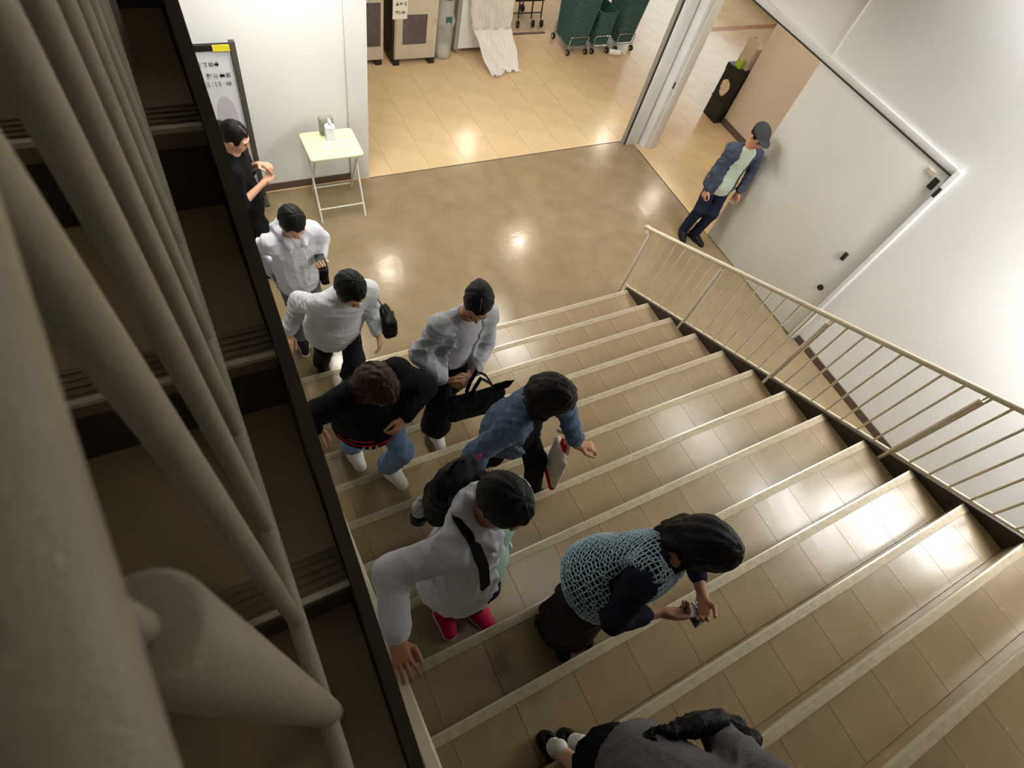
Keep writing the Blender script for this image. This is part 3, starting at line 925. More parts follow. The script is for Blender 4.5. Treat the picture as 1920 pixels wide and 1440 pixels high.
def hand_field(F, wrist, d, n, side, s=1.0, curl=(20, 25, 20), spread=0.0, thumb=(0.6, 0.35)):
    """d: wrist to knuckles, n: palm normal, side: +1 left hand, -1 right hand"""
    d = unit(d); n = unit(np.asarray(n, float) - (np.asarray(n, float) @ d) * d)
    t = np.cross(d, n) * (-side)              # towards the thumb
    kn = wrist + d * 0.085 * s
    F.cap(wrist - d * .01, wrist + d * .02 * s, .023 * s, .026 * s, .012, sq=(n, .7))
    for q, w in ((-0.026, .0125), (-.009, .0135), (.009, .0135), (.026, .013)):
        F.cap(wrist + d * .015 * s + t * q * .6 * s, kn + t * q * s - d * .004 * s, .015 * s, w * s, .012)
    for j, (q, L, r) in enumerate(((0.0295, .070, .0088), (.0098, .078, .009), (-.0098, .072, .0086), (-.0285, .056, .0076))):
        p = kn + t * q * s
        ang = 0.0
        dd = unit(d + t * (q / .03) * spread)
        segs = (L * .45, L * .31, L * .24)
        rr = r * s
        for sg, cu in zip(segs, curl if not isinstance(curl[0], (list, tuple)) else curl[j]):
            ang += math.radians(cu)
            v = dd * math.cos(ang) + n * math.sin(ang)
            p2 = p + v * sg * s
            F.cap(p, p2, rr, rr * .92, .004)
            p = p2; rr *= .92
    a = wrist + d * .025 * s + t * .024 * s
    b = a + unit(d * thumb[0] + t * 1.0 + n * thumb[1]) * .038 * s
    c = b + unit(d * (thumb[0] + .9) + t * .45 + n * (thumb[1] + .15)) * .032 * s
    e = c + unit(d * (thumb[0] + 1.1) + t * .15 + n * (thumb[1] + .2)) * .026 * s
    F.cap(a, b, .015 * s, .0115 * s, .01); F.cap(b, c, .0115 * s, .0098 * s, .004); F.cap(c, e, .0098 * s, .008 * s, .004)

SKINS = {}
def skin(name, col): mat(name, col, 0.5, 0.06, 14, 0.05, 160, spec=0.35)
skin('skin_a', (214, 168, 138)); skin('skin_b', (196, 146, 116)); skin('skin_c', (168, 120, 92))
mat('hair_black', (9, 8, 8), 0.46, 0.45, 70, 0.5, 150, stretch=(1, 1, .2), spec=0.22)
mat('hair_brown', (54, 28, 16), 0.46, 0.45, 70, 0.5, 150, stretch=(1, 1, .2), spec=0.22)
mat('hair_dark_brown', (22, 15, 12), 0.46, 0.45, 70, 0.5, 150, stretch=(1, 1, .2), spec=0.22)
mat('eye_dark', (30, 22, 18), 0.2, 0.1); mat('lip', (172, 98, 88), 0.45, 0.05)
def cloth(name, col, var=0.08, rough=0.85, vs=60, bump=0.35, bs=260, var2=None): mat(name, col, rough, var, vs, bump, bs, spec=0.15, sheen=0.12 if sum(col) > 300 else 0.0, var2=var2)
cloth('heather_grey', (196, 198, 204), 0.10); cloth('pale_sweat', (214, 216, 224), 0.05); cloth('light_sweater', (216, 218, 220), 0.10, bump=.7, bs=180)
cloth('cardigan_grey', (192, 196, 202), 0.12, bump=.6, bs=200); cloth('black_cloth', (15, 15, 17), 0.15); cloth('navy_cloth', (28, 30, 46), 0.12)
cloth('grey_trouser', (104, 104, 108), 0.1); cloth('dark_trouser', (34, 33, 40), 0.1); cloth('denim', (84, 102, 128), 0.22, vs=30); cloth('jeans', (112, 142, 178), 0.20, vs=22)
cloth('denim_dark', (70, 77, 92), 0.2, vs=30); cloth('indigo', (30, 36, 56), 0.15); cloth('pale_tee', (186, 196, 180), 0.10); cloth('mint', (160, 200, 182), 0.06)
cloth('brown_skirt', (46, 37, 40), 0.1); cloth('crochet', (178, 204, 214), 0.10, vs=120); cloth('charcoal', (104, 100, 102), 0.10, bump=.6, bs=150); cloth('cap_grey', (64, 66, 70), 0.1)
cloth('shoe_white', (232, 230, 222), 0.04, 0.5, bump=.1); cloth('shoe_red', (178, 30, 66), 0.06, 0.5, bump=.1); cloth('shoe_black', (26, 25, 26), 0.1, 0.5, bump=.1); cloth('sock_white', (226, 222, 214), 0.05)
cloth('canvas_white', (226, 216, 196), 0.05); cloth('canvas_red', (190, 28, 34), 0.06); cloth('red_cord', (196, 40, 60), 0.05); cloth('white_tape', (236, 236, 236), 0.03)
mat('nylon_black', (9, 9, 11), 0.55, 0.2, 14, 0.3, 40, spec=0.18)
mat('lime_strap', (176, 200, 60), 0.5, 0.05)

class P: pass
def person(label, H, facing, feet, pelvis, neck, head, gaze, hands, skin_m='skin_a', hair=None, top=None, inner=None, bottom=None, shoes=None, seed=1, elbows=((-1, .4), (-1, .4)), knee=(1, 0), lat_roll=0.0, fine=0.0045, shw=.162):
    """feet: ((x,y,z,yaw) left, right), angles in degrees; hands: (left, right) dicts with pos, d, n, curl"""
    a = math.radians(facing)
    fwd = V3(math.cos(a), math.sin(a), 0); lat = V3(-math.sin(a), math.cos(a), 0)
    if lat_roll: lat = unit(lat + V3(0, 0, 1) * lat_roll)
    pelvis, neck, head = V3(*pelvis), V3(*neck), V3(*head)
    u = unit(neck - pelvis); front = unit(np.cross(lat, u)); lt = unit(np.cross(u, front))
    R = P()
    gz = min(f[2] for f in feet)
    root = empty('person', ((feet[0][0] + feet[1][0]) / 2, (feet[0][1] + feet[1][1]) / 2, gz), label, 'person')
    s = H / 1.65
    sh = [neck - u * .068 * s + lt * sg * shw * s for sg in (1, -1)]
    hip = [pelvis + lt * sg * .085 * s for sg in (1, -1)]
    chest = neck - u * .17 * s; waist = pelvis + u * .15 * s
    ua, fa, th, sn = .285 * s, .25 * s, .41 * s, .405 * s
    arm, leg = [], []
    dm = max(np.linalg.norm(hip[i] - V3(feet[i][0], feet[i][1], feet[i][2] + .085 * s)) for i in range(2))
    kq = min(1.0, dm * 1.012 / (th + sn)); th *= kq; sn *= kq
    for i, sg in enumerate((1, -1)):
        hd = hands[i]
        hint = fwd * elbows[i][0] + lt * sg * elbows[i][1] + V3(0, 0, -.35)
        el, wr_ = ik(sh[i], V3(*hd['pos']), ua, fa, hint)
        arm.append((sh[i], el, wr_))
        f = feet[i]
        yaw = math.radians(f[3]); fd = V3(math.cos(yaw), math.sin(yaw), 0)
        ank = V3(f[0], f[1], f[2] + .085 * s)
        if bottom and bottom['type'] == 'skirt':
            q_ = np.linalg.norm(hip[i] - ank) * 1.004; th, sn = q_ * .503, q_ * .497
        kn, an2 = ik(hip[i], ank, th, sn, fwd * knee[0] + lt * sg * knee[1])
        leg.append((hip[i], kn, ank, fd, f[2]))
    # head frame
    gy, gp = math.radians(facing + gaze[0]), math.radians(gaze[1])
    hf = V3(math.cos(gy) * math.cos(gp), math.sin(gy) * math.cos(gp), math.sin(gp))
    hl = unit(V3(-math.sin(gy), math.cos(gy), 0)); hz = np.cross(hf, hl)
    if len(gaze) > 2:
        r_ = math.radians(gaze[2]); hl, hz = hl * math.cos(r_) + hz * math.sin(r_), hz * math.cos(r_) - hl * math.sin(r_)
    AX = np.array([hl, hf, hz])
    def hp(l, f, z): return head + (hl * l + hf * f + hz * z) * s
    # ---- body: head, torso, limbs, hands as one mesh
    F = Field()
    F.ell(hp(0, -.012, .022), V3(.077, .097, .098) * s, AX, .02)
    F.ell(hp(0, .028, -.045), V3(.060, .066, .072) * s, AX, .04)
    F.ell(hp(0, .062, -.088), V3(.030, .028, .026) * s, AX, .03)
    F.cap(hp(0, .092, .0), hp(0, .110, -.034), .009 * s, .0135 * s, .014)
    for sg in (1, -1):
        F.ell(hp(sg * .078, -.008, -.012), V3(.011, .022, .031) * s, AX, .008)
        F.ell(hp(sg * .033, .106, .006), V3(.020, .017, .012) * s, AX, .012, op='s')
        F.cap(hp(sg * .014, .094, .026), hp(sg * .05, .080, .024), .009 * s, .008 * s, .014)
    F.cap(hp(-.018, .088, -.062), hp(.018, .088, -.062), .011 * s, .011 * s, .012)
    F.cap(hp(0, -.02, -.06), neck - u * .02, .052 * s, .058 * s, .02)
    headm = F.mesh(fine, smooth=1)
    F = Field()
    F.cap(chest, waist, .125 * s, .105 * s, .05, sq=(front, .66))
    F.cap(hip[0], hip[1], .10 * s, .10 * s, .05, sq=(front, .85))
    F.cap(waist, pelvis, .11 * s, .12 * s, .05, sq=(front, .72))
    F.cap(sh[0], sh[1], .052 * s, .052 * s, .05); F.cap(neck, chest, .06 * s, .1 * s, .05, sq=(front, .7))
    for i in range(2):
        F.cap(arm[i][0], arm[i][1], .043 * s, .035 * s, .03); F.cap(arm[i][1], arm[i][2], .036 * s, .023 * s, .02)
        F.cap(leg[i][0], leg[i][1], .068 * s, .048 * s, .04); F.cap(leg[i][1], leg[i][2], .046 * s, .032 * s, .02)
        F.cap(leg[i][2], leg[i][2] + leg[i][3] * .10 * s - V3(0, 0, .05 * s), .032 * s, .026 * s, .02)
    bodym = F.mesh(0.011, smooth=1)
    parts = [headm, bodym]
    for i, sg in enumerate((1, -1)):
        hd = hands[i]
        F = Field()
        e_, w_ = arm[i][1], arm[i][2]
        F.cap(e_ + (w_ - e_) * (.15 if hd.get('bare') else .7), w_, (.036 if hd.get('bare') else .028) * s, .0235 * s, .02)
        hand_field(F, w_, hd.get('d', w_ - e_), hd.get('n', -lt * sg), sg, s, hd.get('curl', (22, 28, 20)), hd.get('spread', .12), hd.get('thumb', (.7, .35)))
        parts.append(F.mesh(hd.get('vox', .0038), smooth=1))
    blob('body', parts, skin_m, root)
    for sg in (1, -1):
        f = Field().ell(hp(sg * .033, .089, .004), V3(.014, .008, .007) * s, AX); blob('eye', [f.mesh(.003)], 'eye_dark', root)
    f = Field().cap(hp(-.018, .098, -.063), hp(.018, .098, -.063), .0062 * s, None, .005); blob('lips', [f.mesh(.003)], 'lip', root)
    R.root, R.s, R.u, R.front, R.lt, R.fwd, R.hp, R.AX, R.arm, R.leg, R.sh, R.hip = root, s, u, front, lt, fwd, hp, AX, arm, leg, sh, hip
    R.neck, R.pelvis, R.chest, R.waist, R.head, R.hf, R.hl, R.hz = neck, pelvis, chest, waist, head, hf, hl, hz
    # ---- clothes
    def torso(F, e, hem, flare=0.0):
        F.cap(chest, waist, (.138 + e) * s, (.122 + e) * s, .06, sq=(front, .70))
        F.cap(waist, pelvis, (.124 + e) * s, (.150 + e + flare * .4) * s, .06, sq=(front, .86))
        if hem > 0: F.cap(pelvis, pelvis - u * (hem + .1) * s, (.150 + e + flare * .4) * s, (.155 + e + flare) * s, .06, sq=(front, .95))
        F.cap(sh[0], sh[1], (.054 + e * .6) * s, None, .06)
        F.cap(neck - u * .035 * s, chest, (.072 + e * .4) * s, (.11 + e) * s, .05, sq=(front, .8))
    def sleeves(F, e, ln, cuff=True):
        for i in range(2):
            a_, e_, w_ = arm[i]
            F.cap(a_, e_, (.050 + e * .75) * s, (.042 + e * .7) * s, .04)
            if ln > 1.0:
                b_ = e_ + (w_ - e_) * (ln - 1.0)
                F.cap(e_, b_, (.042 + e * .7) * s, (.034 + e * .65) * s, .03)
                if cuff: F.cap(b_ - (w_ - e_) * .02, b_ + (w_ - e_) * .10, (.034 + e * .4) * s, (.033 + e * .35) * s, .012)
    def shirt(nm, o, sd):
        F = Field()
        e = o.get('e', .01)
        torso(F, e, o.get('hem', .08), o.get('flare', 0))
        ln = o.get('sleeve', 1.8)
        if ln >= 1: sleeves(F, e, ln, o.get('cuff', True))
        elif ln > 0:
            for i in range(2): F.cap(arm[i][0], arm[i][0] + (arm[i][1] - arm[i][0]) * ln, (.058 + e) * s, (.056 + e) * s, .03)
        if o.get('collar'):
            F.cap(neck - u * .005 * s, neck + u * o['collar'] * s, (.066 + e * .3) * s, (.060 + e * .3) * s, .02)
        if o.get('hood'):
            b_ = neck - front * .075 * s
            F.ell(b_ - u * .035 * s, V3(.125, .07, .09) * s, np.array([lt, front, u]), .03)
            for off_, rr_ in ((0.0, .026), (.032, .022)):
                for sg in (1, -1):
                    F.chain([b_ + lt * sg * .03 * s + u * (.045 - off_) * s - front * (.02 + off_ * .6), b_ + lt * sg * (.085 + off_ * .5) * s + u * (.025 - off_) * s, neck + lt * sg * (.086 + off_ * .6) * s + front * .03 * s + u * (.005 - off_) * s, neck + lt * sg * (.05 + off_ * .3) * s + front * (.105 + off_ * .3) * s - u * (.055 + off_) * s], [rr_ * s, rr_ * 1.1 * s, rr_ * s, rr_ * .7 * s], .008)
        F.ell(neck + u * .055 * s + front * .01, V3(.063, .062, .075) * s, np.array([lt, front, u]), .012, op='s')
        if o.get('open'):
            w = o['open']
            F.box(pelvis + front * .2 * s + u * .15 * s + lt * o.get('open_off', 0) * s, V3(w, .17, .62) * s, np.array([lt, front, u]), .01, .02, op='s')
        cuts = [(pelvis - u * o.get('hem', .08) * s, -u)]
        return blob(nm, [F.mesh(o.get('vox', .008), cuts, wrinkles(o.get('wr', .006), 1.0, sd), 1)], o['m'], root)
    if inner: R.inner = shirt(inner.get('name', 'shirt'), dict({'wr': .002}, **inner), seed + 50)
    if top: R.top = shirt(top.get('name', 'sweatshirt'), top, seed)
    if bottom:
        F = Field(); b = bottom; e = b.get('e', .012)
        gu = V3(0, 0, 1)
        if b['type'] == 'trousers':
            F.cap(pelvis + u * .10 * s, pelvis, (.118 + e) * s, (.128 + e) * s, .06, sq=(front, .78))
            F.cap(hip[0], hip[1], (.078 + e) * s, None, .06)
            cuts = []
            for i in range(2):
                h_, k_, an = leg[i][0], leg[i][1], leg[i][2]
                low = k_ + (an - k_) * b.get('len', .98)
                F.cap(h_, k_, (.074 + e) * s, (.060 + e) * s, .05); F.cap(k_, low, (.060 + e) * s, (b.get('ankle', .052) + e) * s, .04)
            parts_ = [F.mesh(.009, cuts, wrinkles(b.get('wr', .006), .9, seed + 9), 1)]
            R.bottom = blob(b.get('name', 'trousers'), parts_, b['m'], root)
        else:
            hem = V3(*b['hem'])
            dn = unit(hem - pelvis)
            F.cap(pelvis + u * .12 * s, pelvis, (.115 + e) * s, (.14 + e) * s, .05, sq=(front, .82))
            F.cap(pelvis, hem, (.14 + e) * s, b.get('r', .22) * s, .05, sq=(front, .85))
            side1, side2 = lt, front
            def pleat(Q_):
                q = Q_ - pelvis
                an_ = np.arctan2(q @ side1, q @ side2)
                dd = np.clip((q @ dn) / .6, 0, 1)
                return .012 * dd * np.sin(an_ * 11) + wrinkles(.004, .8, seed)(Q_)
            R.bottom = blob(b.get('name', 'skirt'), [F.mesh(.009, [(hem, dn)], pleat, 2)], b['m'], root)
    if shoes:
        for i in range(2):
            h_, k_, an, fd, gz_ = leg[i]
            g0 = V3(an[0], an[1], gz_); sd = np.cross(V3(0, 0, 1), fd)
            if shoes.get('sock'):
                F = Field(); F.cap(an + V3(0, 0, .10) * s, an, .036 * s, .036 * s); F.cap(an, g0 + fd * .1 * s + V3(0, 0, .035), .036 * s, .030 * s); blob('sock', [F.mesh(.006)], shoes['sock'], root)
            F = Field()
            hgt = shoes.get('h', .075); ft = shoes.get('fat', 1.0)
            F.cap(g0 - fd * .035 * s + V3(0, 0, .045 * s), g0 + fd * .05 * s + V3(0, 0, .045 * s), .043 * ft * s, .045 * ft * s, .03)
            F.cap(g0 + fd * .05 * s + V3(0, 0, .042 * s), g0 + fd * .155 * s + V3(0, 0, .026 * s), .046 * ft * s, .036 * ft * s, .03, sq=(V3(0, 0, 1), .8))
            if not shoes.get('flat'): F.cap(g0 - fd * .025 * s + V3(0, 0, .05 * s), g0 - fd * .02 * s + V3(0, 0, hgt + .02) , .041 * s, .038 * s, .02)
            else: F.ell(g0 + fd * .035 * s + V3(0, 0, .085 * s), V3(.10, .036, .05) * s, np.array([fd, sd, V3(0, 0, 1)]), .006, op='s')
            cuts = [(g0 + V3(0, 0, .016), V3(0, 0, -1)), (g0 + V3(0, 0, hgt + .025), V3(0, 0, 1))]
            sh_o = blob('shoe', [F.mesh(.005, cuts, None, 2)], shoes['m'], root)
            F = Field()
            F.cap(g0 - fd * .04 * s, g0 + fd * .05 * s, .044 * ft * s, .047 * ft * s, .03); F.cap(g0 + fd * .05 * s, g0 + fd * .158 * s, .047 * ft * s, .038 * ft * s, .03)
            so = blob('sole', [F.mesh(.005, [(g0 + V3(0, 0, .022), V3(0, 0, 1)), (g0 + V3(0, 0, .001), V3(0, 0, -1))], None, 1)], shoes.get('sole', shoes['m']), sh_o)
            if shoes.get('lace'):
                la = MB()
                for q in range(4):
                    c_ = g0 + fd * (.045 + .022 * q) * s + V3(0, 0, (.092 - .011 * q) * s)
                    la.tube([c_ - sd * .022 * s - V3(0, 0, .006), c_ + V3(0, 0, .003), c_ + sd * .022 * s - V3(0, 0, .006)], .0035, 6)
                la.build('laces', shoes['lace'], sh_o, smooth=True)
    if hair:
        F = Field(); t = hair.get('t', .016)
        F.ell(hp(0, -.016, .030), V3(.077 + t, .097 + t, .098 + t) * s, AX, .02)
        ln = hair.get('len', 0)
        if hair.get('volume'):
            F.ell(hp(0, -.05, -.01), V3(.082 + t, .075 + t, .10 + t) * s, AX, .03)
        if ln:
            dn = unit(hair.get('dn', (0, 0, -1)))
            for l, f, w in ((-.072, -.02, .032), (.072, -.02, .032), (-.055, -.07, .04), (.055, -.07, .04), (0, -.085, .045), (-.075, .02, .024), (.075, .02, .024)):
                a_ = hp(l, f, .0)
                Lq = ln * (1.0 if abs(f) > .03 or f < 0 else .75)
                b_ = a_ + (dn * .8 - hz * .35) * Lq * .5 * s
                c_ = b_ + (dn * 1.0) * Lq * .5 * s
                F.chain([a_, b_, c_], [w * s, w * .95 * s, w * .55 * s], .025)
        if hair.get('tail'):
            F.chain([hp(0, -.105, .03)] + [V3(*q) for q in hair['tail']], [.035 * s] + [.034 * s] * (len(hair['tail']) - 1) + [.015 * s], .02)
        if hair.get('bun'): F.ell(hp(0, -.125, .02), V3(.05, .045, .05) * s, AX, .01)
        # clear the face
        fw = hair.get('face', .062)
        F.box(hp(0, .125, -.07), V3(fw, .085, .125) * s, AX, .03, .025, op='s')
        if hair.get('short'):
            F.box(hp(0, .06, -.13), V3(.14, .12, .10) * s, AX, .02, .03, op='s')
        crown = hp(0, -.02, .1)
        def strands(Q_):
            q = Q_ - head
            an_ = np.arctan2(q @ hl, q @ hf + .02)
            zz = q @ hz
            return .0009 * np.sin(an_ * 71 + 4 * np.sin(zz * 40)) + .0022 * np.sin(an_ * 9 + zz * 14 + 2 * np.sin(an_ * 4)) + .0016 * np.sin(q @ hf * 60 + an_ * 5)
        F.cap(hp(hair.get('part', .015), .085, .135), hp(hair.get('part', .015), -.05, .152), .006 * s, None, .01) if False else None
        mess = wrinkles(hair.get('mess', .0), 2.4, seed)
        R.hair = blob('hair', [F.mesh(.0055, (), lambda Q_: strands(Q_) + mess(Q_), 1)], hair['m'], root)
        if hair.get('partline', True):
            pz = .030 + (.098 + t)
            L_ = []
            for q in range(7):
                f_ = .085 - .02 * q
                zz = .030 + (.098 + t) * math.sqrt(max(0, 1 - ((f_ + .016) / (.097 + t)) ** 2 - (hair.get('part', .02) / (.077 + t)) ** 2))
                L_.append(hp(hair.get('part', .02), f_, zz - .0012))
            MB().tube([tuple(q) for q in L_], [.0008] + [.0017 * s] * 5 + [.0006], 6).build('parting', skin_m, R.hair, smooth=True)
    return R

def ribbon(name, pts, w, t, m, parent=None, wd=None, smooth=True):
    """flat band through pts; wd gives the width direction"""
    mb = MB()
    pts = [Vector(p) for p in pts]
    rings = []
    for i, p in enumerate(pts):
        d = (pts[min(i + 1, len(pts) - 1)] - pts[max(i - 1, 0)]).normalized()
        wv = Vector(wd) if wd is not None else d.orthogonal()
        wv = (wv - d * wv.dot(d)).normalized()
        nv_ = d.cross(wv).normalized()
        rings.append([mb.bm.verts.new(p + wv * a * w + nv_ * b * t) for a, b in ((-1, -1), (1, -1), (1, 1), (-1, 1))])
    for a, b in zip(rings, rings[1:]):
        for k in range(4): mb.bm.faces.new((a[k], a[(k + 1) % 4], b[(k + 1) % 4], b[k]))
    mb.bm.faces.new(rings[0][::-1]); mb.bm.faces.new(rings[-1])
    return mb.build(name, m, parent, smooth=smooth, auto=50)

# ------------------------------------------------------------------ people
DN = (0, 0, -1)
def rz1(y): return nose1(y) + 0.862     # top of the flat-topped rail

# man by the sliding door
R9 = person('man in cap and denim jacket leaning beside the sliding door', 1.62, -112,
    ((5.33, 3.40, 0, -80), (5.22, 3.50, 0, -120)), (5.30, 3.46, .85), (5.31, 3.40, 1.345), (5.31, 3.36, 1.50), (10, -22),
    ({'pos': (5.47, 3.28, .80), 'd': (0, 0, -1), 'n': (-1, 0, 0)}, {'pos': (5.12, 3.44, .76), 'd': (-.1, -.1, -1), 'n': (1, 0, 0)}),
    'skin_b', {'m': 'hair_black', 't': .008, 'short': True, 'partline': False},
    {'name': 'jacket', 'm': 'denim_dark', 'e': .022, 'hem': .12, 'sleeve': 1.85, 'open': .085, 'open_off': .01, 'collar': .03, 'wr': .008},
    {'name': 'shirt', 'm': 'pale_tee', 'e': .008, 'hem': .10, 'sleeve': 0}, {'type': 'trousers', 'm': 'indigo', 'wr': .008}, {'m': 'shoe_black'}, seed=9, elbows=((-.5, .6), (-.5, .6)))
F = Field(); F.ell(R9.hp(0, -.012, .055), V3(.096, .115, .085) * R9.s, R9.AX)
F.ell(R9.hp(0, .105, .055), V3(.075, .075, .012) * R9.s, R9.AX, .02)
blob('cap', [F.mesh(.006, [(R9.hp(0, 0, .04), -R9.hz)], None, 2)], 'cap_grey', R9.root)

# woman in black by the notice board
R1 = person('woman in black blouse with dark tied hair in front of the notice board', 1.60, -18,
    ((.33, 4.36, 0, -10), (.31, 4.18, 0, -25)), (.28, 4.30, .86), (.30, 4.28, 1.335), (.335, 4.27, 1.485), (-8, -25),
    ({'pos': (.47, 4.32, 1.17), 'd': (.6, -.55, .25), 'n': (0, -.3, -1), 'bare': True, 'curl': (35, 40, 25)}, {'pos': (.45, 4.16, 1.10), 'd': (.75, .5, .25), 'n': (0, .2, 1), 'bare': True, 'curl': (35, 40, 25)}),
    'skin_a', {'m': 'hair_black', 't': .012, 'bun': True, 'part': -.02}, {'name': 'blouse', 'm': 'black_cloth', 'e': .03, 'hem': .14, 'sleeve': 1.12, 'cuff': False, 'wr': .008}, None,
    {'type': 'trousers', 'm': 'black_cloth', 'e': .02}, {'m': 'shoe_black'}, seed=11, elbows=((-.6, .5), (-.6, .5)))

# person in the pale hoodie looking at a phone
R2 = person('person in pale grey hoodie and grey trousers at the foot of the stairs', 1.64, -80,
    ((.58, 3.24, 0, -75), (.42, 3.30, 0, -95)), (.48, 3.36, .88), (.48, 3.30, 1.37), (.495, 3.235, 1.51), (5, -35),
    ({'pos': (.652, 3.23, 1.07), 'd': (-.1, -.8, .25), 'n': (-.3, .3, 1), 'curl': (40, 45, 30)}, {'pos': (.31, 3.38, .88), 'd': (0, -.1, -1), 'n': (1, 0, 0)}),
    'skin_a', {'m': 'hair_black', 't': .016, 'short': True, 'partline': False}, {'name': 'hoodie', 'm': 'pale_sweat', 'e': .032, 'hem': .12, 'hood': True, 'wr': .010}, None,
    {'type': 'trousers', 'm': 'grey_trouser', 'e': .02}, {'m': 'shoe_black', 'sole': 'shoe_white'}, seed=12, elbows=((-.6, .45), (-.5, .2)))
for sg in (1, -1):
    a_ = R2.neck + R2.lt * sg * .035 + R2.front * .125 - R2.u * .07
    MB().tube([tuple(a_), tuple(a_ - R2.u * .1 + R2.front * .035), tuple(a_ - R2.u * .2 + R2.front * .05)], .004, 8).build('drawstring', 'white_tape', R2.root, smooth=True)

# climber in the light sweater, hand on the rail
hy = 2.52
R3 = person('climber in light grey knit sweater holding the flat rail low on the stairs', 1.68, -82,
    ((.66, 2.66, zt(0), -85), (.50, 2.96, 0, -85)), (.60, 2.68, 1.03), (.645, 2.50, 1.50), (.66, 2.415, 1.645), (10, -30),
    ({'pos': (.86, 2.46, 1.02), 'd': (-.1, -.7, -.4), 'n': (-1, 0, 0)}, {'pos': (.245, hy + .09, 1.09), 'd': (-.30, -1, -.15), 'n': (-.5, -.1, -1), 'curl': (15, 38, 30)}),
    'skin_a', {'m': 'hair_black', 't': .02, 'short': True, 'partline': False}, {'name': 'sweater', 'm': 'light_sweater', 'e': .040, 'hem': .20, 'flare': .03, 'wr': .009, 'collar': .03}, None,
    {'type': 'trousers', 'm': 'dark_trouser', 'e': .02}, {'m': 'shoe_black'}, seed=13, elbows=((-1, .3), (-1, .05)), shw=.17)
w_, e_ = R3.arm[1][2], R3.arm[1][1]
F = Field(); F.cap(w_ - unit(w_ - e_) * .045, w_ - unit(w_ - e_) * .015, .034, .033, .003); blob('wristband', [F.mesh(.005)], 'nylon_black', R3.root)

# woman in the dark track jacket
R4 = person('woman in black track jacket and blue jeans looking down at her feet', 1.60, -78,
    ((.60, 1.50, zt(4), -72), (.43, 1.80, zt(3), -85)), (.52, 1.635, 1.51), (.505, 1.54, 1.94), (.505, 1.445, 2.035), (14, -52),
    ({'pos': (.64, 1.41, 1.67), 'd': (-.6, -.5, -.45), 'n': (-.5, .6, -.3), 'curl': (35, 40, 25)}, {'pos': (.165, 1.50, rz1(1.42) + .03), 'd': (-.1, -1, .35), 'n': (0.1, -.25, -1), 'curl': (8, 38, 30)}),
    'skin_b', {'m': 'hair_brown', 't': .02, 'mess': .005, 'len': .24, 'part': -.01, 'volume': True, 'dn': (-.1, .45, -1)}, {'name': 'track_jacket', 'm': 'black_cloth', 'e': .045, 'hem': .19, 'wr': .006, 'flare': .07}, None,
    {'type': 'trousers', 'm': 'jeans', 'e': .016, 'ankle': .068, 'wr': .007}, {'m': 'shoe_white', 'h': .06, 'fat': 1.2}, seed=14, elbows=((-.3, 1.0), (0.0, 1.0)))
# trim of the track jacket: red piping and three white stripes over the front hem
def on_front(R, l, h, out): return R.pelvis + R.lt * l * R.s + R.u * h * R.s + R.front * out * R.s
def wrap(R, h, r, n=16, a0=-80, a1=75, sq=.93):
    L_ = []
    for k in range(n + 1):
        a = math.radians(a0 + (a1 - a0) * k / n)
        L_.append(tuple(R.pelvis + R.u * h * R.s + (R.lt * math.sin(a) + R.front * math.cos(a) * sq) * r * R.s))
    return L_
MB().tube(wrap(R4, -.10, .252), .006, 8).build('piping', 'red_cord', R4.root, smooth=True)
MB().tube(wrap(R4, -.03, .243, a0=-60, a1=-22), .005, 8).build('piping', 'red_cord', R4.root, smooth=True)
MB().tube(wrap(R4, -.03, .243, a0=20, a1=45), .005, 8).build('piping', 'red_cord', R4.root, smooth=True)
for q in range(3):
    a = math.radians(-36 + 9 * q)
    c_ = lambda h: R4.pelvis + R4.u * h * R4.s + (R4.lt * math.sin(a) + R4.front * math.cos(a) * .93) * (.244 - h * .10) * R4.s
    ribbon('stripe', [tuple(c_(-.115)), tuple(c_(-.15)), tuple(c_(-.188))], .008, .003, 'white_tape', R4.root, wd=tuple(R4.lt * math.cos(a)))

# woman in the grey cardigan with the tote
R5 = person('woman in grey cardigan and black trousers with hands clasped', 1.60, -88,
    ((1.18, 1.83, zt(3) - RS, -85), (1.06, 1.71, zt(3), -95)) if False else ((1.20, 2.02, zt(2), -75), (1.06, 1.73, zt(3), -95)), (1.12, 1.84, 1.45), (1.175, 1.80, 1.945), (1.205, 1.755, 2.10), (-25, -30),
    ({'pos': (1.20, 1.63, 1.50), 'd': (-.75, -.25, -.25), 'n': (0, .5, -.3), 'curl': (25, 30, 20)}, {'pos': (1.02, 1.66, 1.50), 'd': (.8, -.3, -.2), 'n': (0, .6, .3), 'curl': (25, 30, 20)}),
    'skin_b', {'m': 'hair_black', 't': .014, 'tail': ((1.29, 1.88, 1.98), (1.30, 1.90, 1.86)), 'part': .0}, {'name': 'cardigan', 'm': 'cardigan_grey', 'e': .034, 'hem': .16, 'open': .08, 'wr': .010},
    {'name': 'shirt', 'm': 'heather_grey', 'e': .016, 'hem': -.06, 'sleeve': 0}, {'type': 'trousers', 'm': 'black_cloth', 'e': .035, 'ankle': .085, 'len': .9, 'wr': .008}, {'m': 'shoe_white', 'lace': 'white_tape', 'fat': 1.12}, seed=15, elbows=((-.5, .7), (-.5, .7)))

